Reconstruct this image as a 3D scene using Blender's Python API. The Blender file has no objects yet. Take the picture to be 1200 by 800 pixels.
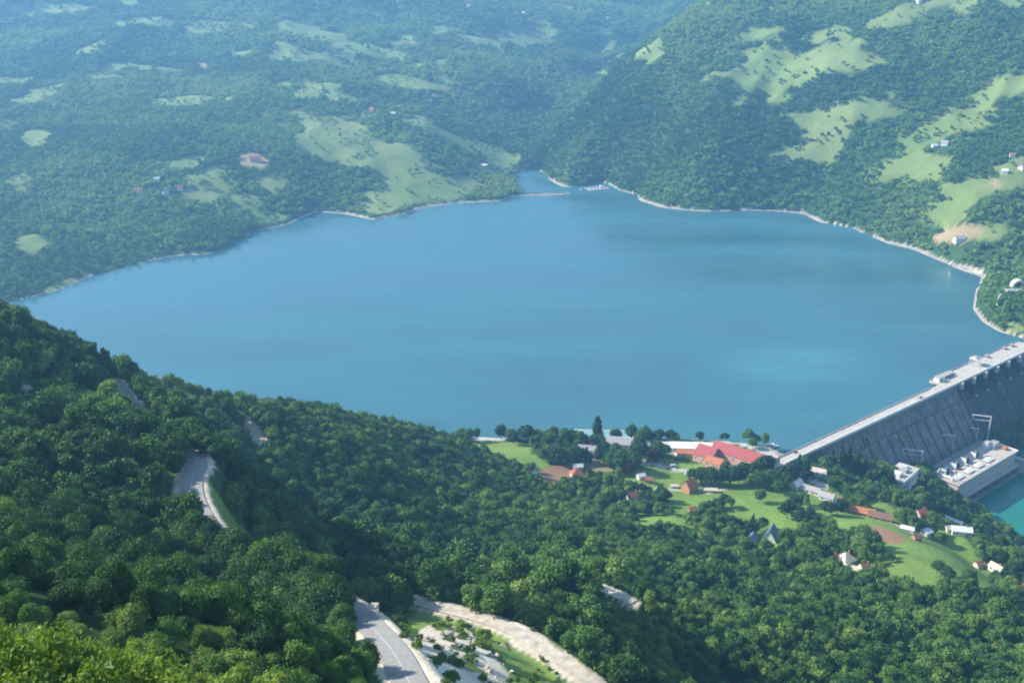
import bpy, bmesh, math, random
import numpy as np
from mathutils import Vector, Matrix

random.seed(5)
rng = np.random.default_rng(11)
R = math.radians
scene = bpy.context.scene
COL = scene.collection

# ------------------------------------------------------------------ camera model
H = 400.0                     # eye height above the lake
PITCH = R(20)
FPX = 1178.0                  # focal length for a 1200 px wide frame
CP, SP = math.cos(PITCH), math.sin(PITCH)


def ray(px, py):
    """direction of a line of sight, scaled so that y advances by 1"""
    dx, dy = (px - 600.0) / FPX, (400.0 - py) / FPX
    y, z = CP + dy * SP, -SP + dy * CP
    return dx / y, z / y


def at_y(px, py, Y, drop=0.0):
    sx, sz = ray(px, py)
    return (sx * Y, Y, H + sz * Y - drop)


def at_z(px, py, z):
    sx, sz = ray(px, py)
    Y = (z - H) / sz
    return (sx * Y, Y, z)


# ------------------------------------------------------------------ noise
def _hash(ix, iy, seed):
    n = (ix.astype(np.int64) * 374761393 + iy.astype(np.int64) * 668265263 + seed * 1274126177) & 0x7fffffff
    n = ((n ^ (n >> 13)) * 1274126177) & 0x7fffffff
    return ((n ^ (n >> 16)) & 0xffff) / 65535.0


def vnoise(x, y, seed=0):
    x0, y0 = np.floor(x), np.floor(y)
    fx, fy = x - x0, y - y0
    fx, fy = fx * fx * (3 - 2 * fx), fy * fy * (3 - 2 * fy)
    a, b = _hash(x0, y0, seed), _hash(x0 + 1, y0, seed)
    c, d = _hash(x0, y0 + 1, seed), _hash(x0 + 1, y0 + 1, seed)
    return (a * (1 - fx) + b * fx) * (1 - fy) + (c * (1 - fx) + d * fx) * fy


def fbm(x, y, scale, octaves=4, seed=0):
    s, amp, tot = 0.0, 1.0, 0.0
    for o in range(octaves):
        s = s + amp * vnoise(x / scale + 17.3 * o, y / scale - 9.1 * o, seed + o)
        tot += amp
        amp *= 0.5
        scale *= 0.5
    return s / tot


def ridged(x, y, scale, octaves=3, seed=0):
    s, amp, tot = 0.0, 1.0, 0.0
    for o in range(octaves):
        s = s + amp * (1 - np.abs(2 * vnoise(x / scale + 5.7 * o, y / scale + 3.3 * o, seed + o) - 1))
        tot += amp
        amp *= 0.5
        scale *= 0.5
    return s / tot


def smooth(a, b, x):
    t = np.clip((x - a) / (b - a), 0, 1)
    return t * t * (3 - 2 * t)


# ------------------------------------------------------------------ polygons / polylines
def in_poly(x, y, poly):
    inside = np.zeros(x.shape, bool)
    n = len(poly)
    for i in range(n):
        x1, y1 = poly[i][:2]
        x2, y2 = poly[(i + 1) % n][:2]
        if y1 == y2:
            continue
        c = ((y1 > y) != (y2 > y)) & (x < (x2 - x1) * (y - y1) / (y2 - y1) + x1)
        inside ^= c
    return inside


def line_dist(x, y, pts, closed=False, values=None):
    """distance to a polyline; with values also the value interpolated at the nearest point"""
    best = np.full(x.shape, 1e9)
    val = np.zeros(x.shape)
    n = len(pts)
    for i in range(n if closed else n - 1):
        x1, y1 = pts[i][:2]
        x2, y2 = pts[(i + 1) % n][:2]
        dx, dy = x2 - x1, y2 - y1
        L = dx * dx + dy * dy + 1e-9
        t = np.clip(((x - x1) * dx + (y - y1) * dy) / L, 0, 1)
        d = np.hypot(x - x1 - t * dx, y - y1 - t * dy)
        m = d < best
        best = np.where(m, d, best)
        if values is not None:
            v = values[i] * (1 - t) + values[(i + 1) % n] * t
            val = np.where(m, v, val)
    return (best, val) if values is not None else best


def catmull(pts, step=4.0):
    pts = [np.array(p, float) for p in pts]
    P = [2 * pts[0] - pts[1]] + pts + [2 * pts[-1] - pts[-2]]
    out = []
    for i in range(1, len(P) - 2):
        n = max(2, int(np.linalg.norm(P[i + 1] - P[i]) / step))
        for k in range(n):
            t = k / n
            a, b, c, d = P[i - 1], P[i], P[i + 1], P[i + 2]
            out.append(0.5 * (2 * b + (c - a) * t + (2 * a - 5 * b + 4 * c - d) * t * t + (3 * b - 3 * c + d - a) * t ** 3))
    out.append(P[-2])
    return out


# ------------------------------------------------------------------ object helpers
def props(o, label=None, cat=None, group=None, kind=None):
    for k, v in (('label', label), ('category', cat), ('group', group), ('kind', kind)):
        if v:
            o[k] = v
    return o


def empty(name, loc, label, cat, group=None, rz=0.0):
    o = bpy.data.objects.new(name, None)
    o.empty_display_size = 1.0
    COL.objects.link(o)
    o.location = loc
    o.rotation_euler = (0, 0, rz)
    return props(o, label, cat, group)


def mesh_np(name, verts, faces_flat, per, mats, mat_idx=None, smooth_shade=False):
    """mesh from numpy arrays; faces all with `per` corners"""
    me = bpy.data.meshes.new(name)
    nf = len(faces_flat) // per
    me.vertices.add(len(verts))
    me.vertices.foreach_set('co', np.asarray(verts, np.float32).ravel())
    me.loops.add(nf * per)
    me.loops.foreach_set('vertex_index', np.asarray(faces_flat, np.int32))
    me.polygons.add(nf)
    me.polygons.foreach_set('loop_start', np.arange(0, nf * per, per, dtype=np.int32))
    for m in mats:
        me.materials.append(m)
    if mat_idx is not None:
        me.polygons.foreach_set('material_index', np.asarray(mat_idx, np.int32))
    me.update(calc_edges=True)
    if smooth_shade:
        me.polygons.foreach_set('use_smooth', np.ones(nf, bool))
    return me


class MB:
    """collects boxes, prisms, bars and tubes into ONE mesh object"""

    def __init__(self):
        self.bm = bmesh.new()

    def box(self, x0, x1, y0, y1, z0, z1, M=None):
        vs = [self.bm.verts.new(v) for v in ((x0, y0, z0), (x1, y0, z0), (x1, y1, z0), (x0, y1, z0),
                                             (x0, y0, z1), (x1, y0, z1), (x1, y1, z1), (x0, y1, z1))]
        for f in ((3, 2, 1, 0), (4, 5, 6, 7), (0, 1, 5, 4), (1, 2, 6, 5), (2, 3, 7, 6), (3, 0, 4, 7)):
            self.bm.faces.new([vs[i] for i in f])
        if M is not None:
            for v in vs:
                v.co = M @ v.co
        return self

    def hull(self, pts):
        vs = [self.bm.verts.new(p) for p in pts]
        bmesh.ops.convex_hull(self.bm, input=vs)
        return self

    def prism(self, prof, a0, a1, axis='x'):
        """profile (u, z) extruded along x: u is y; along y: u is x"""
        def P(a, u, z):
            return (a, u, z) if axis == 'x' else (u, a, z)
        A = [self.bm.verts.new(P(a0, u, z)) for u, z in prof]
        B = [self.bm.verts.new(P(a1, u, z)) for u, z in prof]
        n = len(prof)
        self.bm.faces.new(A)
        self.bm.faces.new(B[::-1])
        for i in range(n):
            self.bm.faces.new((A[i], B[i], B[(i + 1) % n], A[(i + 1) % n]))
        return self

    def bar(self, p, q, r=0.1, sides=6, r2=None):
        p, q = Vector(p), Vector(q)
        d = (q - p)
        z = d.normalized()
        x = z.orthogonal().normalized()
        y = z.cross(x)
        r2 = r if r2 is None else r2
        A, B = [], []
        for i in range(sides):
            t = 2 * math.pi * i / sides
            o = x * math.cos(t) + y * math.sin(t)
            A.append(self.bm.verts.new(p + o * r))
            B.append(self.bm.verts.new(q + o * r2))
        for i in range(sides):
            j = (i + 1) % sides
            self.bm.faces.new((A[i], A[j], B[j], B[i]))
        self.bm.faces.new(A[::-1])
        self.bm.faces.new(B)
        return self

    def tube(self, pts, r, sides=6):
        for a, b in zip(pts[:-1], pts[1:]):
            self.bar(a, b, r, sides)
        return self

    def quadstrip(self, L, Rr):
        A = [self.bm.verts.new(p) for p in L]
        B = [self.bm.verts.new(p) for p in Rr]
        for i in range(len(L) - 1):
            self.bm.faces.new((A[i], B[i], B[i + 1], A[i + 1]))
        return self

    def build(self, name, mat, parent=None, bevel=0.0, mats=None):
        bmesh.ops.recalc_face_normals(self.bm, faces=self.bm.faces)
        me = bpy.data.meshes.new(name)
        self.bm.to_mesh(me)
        self.bm.free()
        me.materials.append(mat)
        o = bpy.data.objects.new(name, me)
        COL.objects.link(o)
        if parent is not None:
            o.parent = parent
        if bevel:
            b = o.modifiers.new('bevel', 'BEVEL')
            b.width = bevel
            b.segments = 1
            b.limit_method = 'ANGLE'
        return o


# ------------------------------------------------------------------ materials
def new_mat(name):
    m = bpy.data.materials.new(name)
    m.use_nodes = True
    nt = m.node_tree
    nt.nodes.clear()
    out = nt.nodes.new('ShaderNodeOutputMaterial')
    return m, nt, nt.nodes, nt.links, out


def mat_plain(name, rgb, rough=0.7, var=0.18, scale=0.6, bump=0.0, metal=0.0, streak=False):
    """base colour broken up by noise, optional vertical weather streaks"""
    m, nt, N, L, out = new_mat(name)
    p = N.new('ShaderNodeBsdfPrincipled')
    p.inputs['Roughness'].default_value = rough
    p.inputs['Metallic'].default_value = metal
    p.inputs['Specular IOR Level'].default_value = 0.3
    tc = N.new('ShaderNodeTexCoord')
    mp = N.new('ShaderNodeMapping')
    mp.inputs['Scale'].default_value = (1, 1, 0.12) if streak else (1, 1, 1)
    L.new(tc.outputs['Object'], mp.inputs['Vector'])
    n1 = N.new('ShaderNodeTexNoise')
    n1.inputs['Scale'].default_value = scale
    n1.inputs['Detail'].default_value = 6
    n1.inputs['Roughness'].default_value = 0.65
    L.new(mp.outputs['Vector'], n1.inputs['Vector'])
    mr = N.new('ShaderNodeMapRange')
    mr.inputs['From Min'].default_value = 0.3
    mr.inputs['From Max'].default_value = 0.7
    mr.inputs['To Min'].default_value = 1 - var * 1.5
    mr.inputs['To Max'].default_value = 1 + var * 0.8
    L.new(n1.outputs['Fac'], mr.inputs['Value'])
    mx = N.new('ShaderNodeVectorMath')
    mx.operation = 'SCALE'
    mx.inputs[0].default_value = rgb
    L.new(mr.outputs['Result'], mx.inputs['Scale'])
    L.new(mx.outputs['Vector'], p.inputs['Base Color'])
    if bump:
        b = N.new('ShaderNodeBump')
        b.inputs['Strength'].default_value = bump
        b.inputs['Distance'].default_value = 0.3
        L.new(n1.outputs['Fac'], b.inputs['Height'])
        L.new(b.outputs['Normal'], p.inputs['Normal'])
    L.new(p.outputs['BSDF'], out.inputs['Surface'])
    return m


def mat_leaf(name, dark, light, dry, trans=0.28, stand=90.0, use_tint=True):
    """foliage: tint per tree plus slow drift over the stand"""
    m, nt, N, L, out = new_mat(name)
    oi = N.new('ShaderNodeObjectInfo')
    at = N.new('ShaderNodeAttribute')
    at.attribute_type = 'INSTANCER'
    at.attribute_name = 'tint'
    geo = N.new('ShaderNodeNewGeometry')
    nz = N.new('ShaderNodeTexNoise')
    nz.inputs['Scale'].default_value = 1.0 / stand
    nz.inputs['Detail'].default_value = 3
    L.new(geo.outputs['Position'], nz.inputs['Vector'])
    nf = N.new('ShaderNodeTexNoise')
    nf.inputs['Scale'].default_value = 0.45
    nf.inputs['Detail'].default_value = 3
    L.new(geo.outputs['Position'], nf.inputs['Vector'])
    add = N.new('ShaderNodeMath'); add.operation = 'ADD'
    L.new(at.outputs['Fac'], add.inputs[0])
    sc = N.new('ShaderNodeMath'); sc.operation = 'MULTIPLY'; sc.inputs[1].default_value = 0.5
    L.new(oi.outputs['Random'], sc.inputs[0])
    L.new(sc.outputs[0], add.inputs[1])
    st = N.new('ShaderNodeMapRange')
    st.inputs['From Min'].default_value = 0.35
    st.inputs['From Max'].default_value = 0.65
    st.inputs['To Min'].default_value = -0.25
    st.inputs['To Max'].default_value = 0.3
    L.new(nz.outputs['Fac'], st.inputs['Value'])
    a2 = N.new('ShaderNodeMath'); a2.operation = 'ADD'
    L.new(add.outputs[0], a2.inputs[0]); L.new(st.outputs['Result'], a2.inputs[1])
    s3 = N.new('ShaderNodeMapRange')
    s3.inputs['From Min'].default_value = 0.3
    s3.inputs['From Max'].default_value = 0.7
    s3.inputs['To Min'].default_value = -0.2
    s3.inputs['To Max'].default_value = 0.2
    L.new(nf.outputs['Fac'], s3.inputs['Value'])
    a3 = N.new('ShaderNodeMath'); a3.operation = 'ADD'
    L.new(a2.outputs[0], a3.inputs[0]); L.new(s3.outputs['Result'], a3.inputs[1])
    cr = N.new('ShaderNodeValToRGB')
    e = cr.color_ramp.elements
    e[0].position = 0.0; e[0].color = (*dark, 1)
    e[1].position = 0.6; e[1].color = (*light, 1)
    x = e.new(1.0); x.color = (*dry, 1)
    L.new(a3.outputs[0], cr.inputs['Fac'])
    d = N.new('ShaderNodeBsdfDiffuse')
    t = N.new('ShaderNodeBsdfTranslucent')
    g = N.new('ShaderNodeBsdfGlossy')
    g.inputs['Roughness'].default_value = 0.5
    g.inputs['Color'].default_value = (0.5, 0.5, 0.5, 1)
    L.new(cr.outputs['Color'], d.inputs['Color'])
    tw = N.new('ShaderNodeMixRGB'); tw.blend_type = 'MULTIPLY'; tw.inputs['Fac'].default_value = 1
    tw.inputs['Color2'].default_value = (1.3, 1.25, 0.5, 1)
    L.new(cr.outputs['Color'], tw.inputs['Color1'])
    L.new(tw.outputs['Color'], t.inputs['Color'])
    mx = N.new('ShaderNodeMixShader'); mx.inputs['Fac'].default_value = trans
    L.new(d.outputs[0], mx.inputs[1]); L.new(t.outputs[0], mx.inputs[2])
    m2 = N.new('ShaderNodeMixShader'); m2.inputs['Fac'].default_value = 0.03
    L.new(mx.outputs[0], m2.inputs[1]); L.new(g.outputs[0], m2.inputs[2])
    L.new(m2.outputs[0], out.inputs['Surface'])
    return m
# ------------------------------------------------------------------ dam frame
D0 = np.array(at_z(925, 535, 4.0)[:2])
D1 = np.array(at_z(1200, 408, 4.0)[:2])
DE = (D1 - D0) / np.linalg.norm(D1 - D0)            # along the crest
DN = np.array((DE[1], -DE[0]))                      # downstream
DAM_LEN = 470.0


def dam_ab(x, y):
    dx, dy = x - D0[0], y - D0[1]
    return dx * DE[0] + dy * DE[1], dx * DN[0] + dy * DN[1]


def dam_xy(a, b):
    p = D0 + DE * a + DN * b
    return float(p[0]), float(p[1])


# ------------------------------------------------------------------ lake outline (width of the bare bank after each point)
SHORE_PX = [(0, 358, 0), (30, 350, 4), (70, 340, 7), (100, 326, 5), (130, 318, 0), (165, 308, 2), (200, 300, 4), (240, 298, 3), (270, 290, 0),
            (300, 270, 1), (335, 264, 3), (370, 248, 2), (400, 250, 6), (440, 258, 9), (470, 252, 8), (500, 243, 8), (540, 238, 8), (585, 236, 8),
            (601, 231, 3), (611, 229.6, 10), (625, 229.2, 11), (645, 228.8, 11), (664, 227.6, 11), (672, 226.2, 8), (664, 226.0, 8), (645, 227.0, 9), (625, 227.2, 9), (613, 226.6, 6), (607, 221, 0), (604, 206, 0), (612, 201, 2),
            (632, 199, 3), (640, 206, 0), (646, 212, 6), (655, 217, 8), (664, 219.5, 6), (678, 219, 0), (692, 215.5, 2),
            (704, 214, 8), (716, 217, 8), (724, 222, 1), (745, 228, 2), (750, 235, 9), (775, 243, 9), (800, 246, 4), (830, 248, 5), (870, 246.5, 1), (905, 247, 5), (940, 250, 8),
            (960, 260, 7), (1000, 268, 7), (1040, 285, 7), (1070, 292, 8), (1100, 305, 9), (1125, 316, 20), (1145, 322, 24), (1152, 324, 8), (1146, 335, 1), (1143, 348, 2), (1141, 362, 5),
            (1152, 377, 6), (1172, 389, 7), (1200, 397, 7)]
NEAR_PX = [(922, 531, 0), (905, 524, 3), (880, 519, 3), (850, 516, 3), (800, 514, 3), (760, 513, 3), (700, 513.5, 3), (640, 513, 4), (600, 513, 3), (560, 512, 3), (500, 516, 0)]
LAKE = [(*at_z(px, py, 0)[:2], w) for px, py, w in SHORE_PX]
LAKE += [(*dam_xy(452, -8), 4), (*dam_xy(448, -3), 0), (*dam_xy(2, -3), 0)]
LAKE += [(*at_z(px, py, 0)[:2], w) for px, py, w in NEAR_PX]
LAKE += [(-220, 850, 0), (-480, 830, 0), (-900, 760, 0), (-1600, 640, 0), (-1700, 1020, 0), (-1100, 1180, 0)]
LAKE_W = [p[2] for p in LAKE]

TW = -65.0                                          # tailwater level
RIVER = [at_z(px, py, TW)[:2] for px, py in ((1118, 593), (1150, 603), (1180, 627), (1230, 668), (1330, 740), (1480, 800))]
RIVER += [(900, 700), (900, 860), dam_xy(400, 62), dam_xy(190, 62)]

# ------------------------------------------------------------------ land form: spline through surveyed heights
CTRL = []


def cy(px, py, Y, drop=0.0):
    CTRL.append(at_y(px, py, Y, drop))


def cz(px, py, z):
    CTRL.append(at_z(px, py, z))


for p in ((0, 0, 397), (-60, 0, 398), (60, 0, 396), (0, -60, 402), (-120, -60, 420), (120, -60, 400), (0, 25, 376), (-40, 25, 380), (40, 25, 366)):
    CTRL.append(p)
for a in ((0, 800, 70, 5), (200, 800, 85, 6), (330, 800, 110, 6), (0, 700, 115, 6), (150, 700, 140, 6), (300, 700, 185, 6), (-300, 700, 110, 6), (-300, 500, 260, 6),
          (0, 600, 190, 6), (100, 600, 225, 7), (180, 620, 215, 7), (50, 500, 310, 7), (0, 440, 350, 7), (0, 372, 405, 7), (60, 397, 410, 7), (130, 434, 430, 7), (-200, 330, 420, 6),
          (100, 470, 360, 7), (300, 600, 330, 6), (350, 650, 285, 7), (400, 600, 400, 8), (300, 520, 480, 7), (400, 487, 620, 9), (500, 503, 720, 9), (545, 522, 765, 7),
          (200, 455, 520, 7), (300, 478, 580, 7), (250, 540, 420, 8), (500, 600, 500, 9), (600, 600, 565, 9), (600, 650, 455, 10), (500, 650, 410, 10), (560, 690, 345, 8),
          (650, 700, 340, 6), (700, 640, 480, 8), (800, 650, 520, 8), (800, 720, 400, 8), (900, 720, 400, 8), (1000, 720, 420, 8), (1100, 700, 470, 8), (1150, 780, 380, 8),
          (900, 790, 330, 8), (750, 780, 300, 8), (1300, 760, 410, 8), (900, 660, 540, 8), (1000, 660, 560, 5), (720, 760, 285, 6), (620, 790, 240, 2), (560, 790, 190, 3),
          (520, 760, 210, 1), (480, 700, 260, 3), (700, 560, 730, 5), (600, 560, 680, 6), (500, 550, 610, 8), (400, 540, 520, 8), (620, 525, 795, 1), (650, 555, 745, 0),
          (700, 600, 640, 6), (800, 600, 645, 4), (800, 555, 760, 1), (870, 560, 745, 0), (870, 590, 690, 1), (940, 590, 700, 0), (1000, 610, 660, 0), (1080, 650, 590, 0),
          (1150, 690, 530, 3), (1050, 620, 640, 0), (850, 640, 570, 7), (950, 640, 590, 5),
          # far side: left slopes
          (0, 300, 1400, 6), (0, 200, 1720, 8), (0, 100, 2400, 8), (0, 0, 3200, 0), (-300, 200, 1700, 8), (-300, 0, 3000, 0), (150, 250, 1620, 8), (150, 150, 2080, 8), (150, 50, 2800, 8),
          (300, 200, 1850, 8), (300, 100, 2450, 8), (300, 0, 3350, 0), (400, 190, 2000, 3), (450, 220, 1880, 3), (500, 150, 2230, 8), (500, 50, 3020, 8), (500, 0, 3500, 0),
          (600, 170, 2330, 8), (600, 100, 2720, 8), (600, 0, 3650, 0), (640, 175, 2420, 6), (680, 140, 2600, 6), (720, 90, 2980, 6), (780, 40, 3500, 6), (780, -20, 4200, 0),
          # far side: the spur on the right
          (700, 190, 1960, 8), (650, 182, 2060, 8), (690, 112, 2210, 8), (740, 62, 2450, 8), (800, 22, 2720, 8), (850, -5, 2920, 0), (800, 200, 1850, 8), (800, 120, 2080, 8),
          (900, 200, 1800, 8), (900, 100, 2090, 4), (900, 0, 2500, 4), (1000, 230, 1690, 8), (1000, 200, 1760, 8), (1000, 100, 2030, 4), (1000, 0, 2400, 4), (1100, 250, 1540, 4), (1100, 200, 1640, 3),
          (1100, 100, 1940, 8), (1100, 0, 2250, 3), (1200, 300, 1390, 6), (1200, 200, 1560, 3), (1200, 100, 1820, 8), (1200, 0, 2120, 3), (1180, 341, 1245, 0), (1300, 330, 1240, 5),
          (1400, 250, 1350, 6), (1400, 100, 1700, 6), (1400, 0, 1950, 0), (1330, 360, 1120, 5), (1450, 420, 960, 5), (1600, 500, 800, 5)):
    cy(*a)
for a in ((960, 552, 2), (1000, 558, -10), (1050, 570, -24), (1100, 592, -36), (1120, 600, -50), (1060, 590, -12), (1000, 585, -1), (1120, 625, -24), (1160, 650, -34), (1200, 680, -36), (1100, 640, 14),
          (900, 545, 5), (850, 530, 5), (780, 522, 5), (700, 522, 5), (1250, 720, -30), (1150, 603, -62), (1180, 627, -62)):
    cz(*a)
for p in ((-4000, 5500, 720), (-1500, 5500, 760), (800, 5600, 700), (3000, 5200, 760), (5000, 5000, 800), (0, 6900, 860), (-5500, 6900, 860), (5500, 6900, 900), (-1900, 2600, 330), (-3000, 3500, 460),
          (2500, 3200, 620), (2600, 2000, 480), (1500, 1300, 260), (1200, 900, 120), (-700, 500, 300), (-500, 200, 360), (-900, 620, 150), (700, 300, 20), (600, 100, 160), (300, 60, 280), (700, 560, -40)):
    CTRL.append(p)
for i, (px, py, w) in enumerate(SHORE_PX):
    if i % 2 == 0 or i > 40:
        CTRL.append((*at_z(px, py, 0)[:2], 1.0))
for px, py, w in NEAR_PX[1:]:
    CTRL.append((*at_z(px, py, 0)[:2], 1.5))
for p in ((-220, 850, 2), (-480, 830, 2), (-900, 760, 3), (-1100, 1180, 2)):
    CTRL.append(p)

# ------------------------------------------------------------------ roads (px, py, distance ahead)
ROAD_UP = [at_y(*p) for p in ((520, 900, 118), (497, 840, 140), (480, 800, 156), (462, 765, 174), (443, 742, 190), (421, 720, 206), (390, 700, 219), (340, 672, 231), (295, 650, 240), (262, 634, 247), (240, 612, 255), (226, 582, 275),
                              (225, 558, 293), (231, 545, 305), (226, 534, 318), (205, 526, 331), (180, 505, 360), (158, 480, 392), (146, 464, 410), (138, 452, 424), (131, 446, 434))]
ROAD_LOW = [at_y(*p) for p in ((440, 694, 312), (485, 703, 302), (525, 713, 294), (560, 722, 288), (595, 735, 280), (630, 754, 270), (660, 774, 260), (690, 797, 250), (735, 840, 236))]
ROAD_THIRD = [at_y(*p) for p in ((689, 683, 345), (702, 687, 342), (722, 695, 336), (742, 705, 329))]
ROAD_TRACK = [at_y(*p) for p in ((276, 483, 560), (286, 491, 545), (300, 505, 522), (306, 516, 505))]
HIDE_ROAD = [ROAD_UP[5:11], ROAD_UP[5:11], ROAD_UP[14:17], ROAD_LOW[:2]]
ROADS = [(catmull(ROAD_UP), 3.35), (catmull(ROAD_LOW), 2.6), (catmull(ROAD_THIRD), 2.4), (catmull(ROAD_TRACK), 1.8)]
for r in (ROAD_UP, ROAD_LOW, ROAD_THIRD, ROAD_TRACK):
    for p in r[::2]:
        CTRL.append(p)

C = np.array(CTRL, float)


def warp(x, y):
    s = np.maximum(y, -120) + 160.0
    return 2.2 * x / s, 1.6 * np.log(s)


def _ker(r2):
    return 0.5 * r2 * np.log(r2 + 1e-12)


def tps_fit(P, z, lam=2e-3):
    n = len(P)
    d = P[:, None, :] - P[None, :, :]
    K = _ker((d ** 2).sum(2)) + lam * np.eye(n)
    A = np.zeros((n + 3, n + 3))
    A[:n, :n] = K
    A[:n, n] = 1
    A[:n, n + 1:] = P
    A[n:, :n] = A[:n, n:].T
    return np.linalg.solve(A, np.concatenate([z, np.zeros(3)]))


_u, _v = warp(C[:, 0], C[:, 1])
TP = np.stack([_u, _v], 1)
TC = tps_fit(TP, C[:, 2])


def tps(x, y):
    u, v = warp(x, y)
    out = np.zeros(x.size)
    uu, vv = u.ravel(), v.ravel()
    n = len(TP)
    for i in range(0, uu.size, 20000):
        a, b = uu[i:i + 20000], vv[i:i + 20000]
        r2 = (a[:, None] - TP[:, 0]) ** 2 + (b[:, None] - TP[:, 1]) ** 2
        out[i:i + 20000] = _ker(r2) @ TC[:n] + TC[n] + TC[n + 1] * a + TC[n + 2] * b
    return out.reshape(x.shape)


# fan-shaped sheet: fine underfoot, coarse at the horizon
OFF = 90.0
NR, NC = 1040, 700
VROW = np.linspace(math.log(25.0), math.log(7300.0), NR)
UCOL = np.linspace(-0.95, 0.95, NC)
GY = np.repeat((np.exp(VROW) - OFF)[:, None], NC, 1)
GX = UCOL[None, :] * (GY + OFF)

lake_d, lake_w = line_dist(GX, GY, LAKE, True, LAKE_W)
lake_in = in_poly(GX, GY, LAKE)
lake_d = np.where(lake_in, -lake_d, lake_d)
GA, GB = dam_ab(GX, GY)
below_dam = smooth(-8, 2, GB) * smooth(-2, 6, GA) * (1 - smooth(DAM_LEN + 20, DAM_LEN + 60, GA)) * (1 - smooth(420, 520, GB))
riv_in = in_poly(GX, GY, RIVER)
riv_d = line_dist(GX, GY, RIVER, True)
riv_d = np.where(riv_in, -riv_d, riv_d)

Z = tps(GX, GY)
rel = smooth(950, 1500, GY)
amp = np.clip(lake_d * 0.16, 0, 34) * rel
wx = GX + 60 * (fbm(GX, GY, 300, 2, 40) - 0.5)
Z = Z + amp * 1.7 * (ridged(wx, GY * 0.75, 420, 3, 3) - 0.62) + amp * 0.7 * (fbm(GX, GY, 130, 3, 9) - 0.5)
calm = smooth(30, 200, np.minimum(np.abs(riv_d), np.abs(lake_d)) + 60)
ru, rv = 0.62 * GX - 0.78 * GY, 0.78 * GX + 0.62 * GY
spurs = ridged(ru / 2.4, rv, 86, 2, 24) - 0.6
a_left = 35 * smooth(95, 150, GY) * (1 - smooth(20, 150, GX)) * (1 - smooth(430, 560, GY))
a_low = 7 * smooth(200, 300, GY) * (1 - smooth(620, 760, GY)) * smooth(20, 150, GX)
Z = Z + (1 - rel) * calm * (6.0 * (fbm(GX, GY, 60, 3, 21) - 0.5) + (a_left + a_low) * spurs)
# long ribs running up the spur on the right bank
su, sv_ = 0.55 * GX + 0.83 * GY, 0.83 * GX - 0.55 * GY
Z = Z + smooth(60, 300, GX) * rel * np.clip(lake_d * 0.2, 0, 44) * (ridged(su / 2.6, sv_, 230, 3, 64) - 0.6) * 1.3
ld = np.maximum(lake_d, 0)
zmin = np.minimum(0.40 * ld, 4.0) * (1 - below_dam) - 400 * below_dam
zmax = np.where(ld < lake_w + 3, 0.40 * ld, 0.40 * (lake_w + 3) + 0.8 * (ld - lake_w - 3) + 0.05) + 400 * below_dam
Zo = np.clip(Z, zmin, np.maximum(zmax, zmin))
Z = np.where(lake_in, np.maximum(-20, -0.5 * np.abs(lake_d)) - 0.3, Zo)
rd = np.maximum(riv_d, 0)
near_riv = (1 - smooth(60, 160, rd)) * below_dam
Z = np.where(near_riv > 0.01, np.minimum(Z, TW + 1 + 0.7 * rd + 400 * (1 - near_riv)), Z)
Z = np.where(riv_in & (below_dam > 0.3), TW - 4, Z)
Z = np.where((below_dam > 0.5) & ~riv_in, np.maximum(Z, TW + 0.6 * np.minimum(rd, 3)), Z)
# level the land where the roads run
road_d = np.full(GX.shape, 1e9)
for pts, hw in ROADS:
    d, rz = line_dist(GX, GY, pts, False, [p[2] for p in pts])
    wgt = 1 - smooth(hw + 0.8, hw + 11.0, d)
    Z = Z * (1 - wgt) + (rz - 0.35) * wgt
    road_d = np.minimum(road_d, d - hw)
hide_d = np.full(GX.shape, 1e9)
for pts in HIDE_ROAD:
    hide_d = np.minimum(hide_d, line_dist(GX, GY, pts))


def _cell(x, y):
    r = (np.log(np.maximum(y + OFF, 25.0)) - VROW[0]) / (VROW[1] - VROW[0])
    c = (x / np.maximum(y + OFF, 1.0) - UCOL[0]) / (UCOL[1] - UCOL[0])
    r = np.clip(r, 0, NR - 1.001)
    c = np.clip(c, 0, NC - 1.001)
    return r, c


def sample(A, x, y):
    x, y = np.asarray(x, float), np.asarray(y, float)
    r, c = _cell(x, y)
    i, j = r.astype(int), c.astype(int)
    fr, fc = r - i, c - j
    return (A[i, j] * (1 - fr) * (1 - fc) + A[i + 1, j] * fr * (1 - fc) + A[i, j + 1] * (1 - fr) * fc + A[i + 1, j + 1] * fr * fc)


_T = np.exp(np.linspace(math.log(30), math.log(7000), 4000))


def hit(px, py):
    """the point of the land seen along one line of sight"""
    sx, sz = ray(px, py)
    g = sample(Z, sx * _T, _T) - (H + sz * _T)
    k = np.argmax(g > 0)
    if g[k] <= 0:
        k = len(_T) - 1
    k = max(k, 1)
    t = _T[k - 1] + (_T[k] - _T[k - 1]) * (0 - g[k - 1]) / (g[k] - g[k - 1] + 1e-9)
    return float(sx * t), float(t), float(H + sz * t)


def ground(x, y):
    return float(sample(Z, np.array([x]), np.array([y]))[0])


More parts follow.
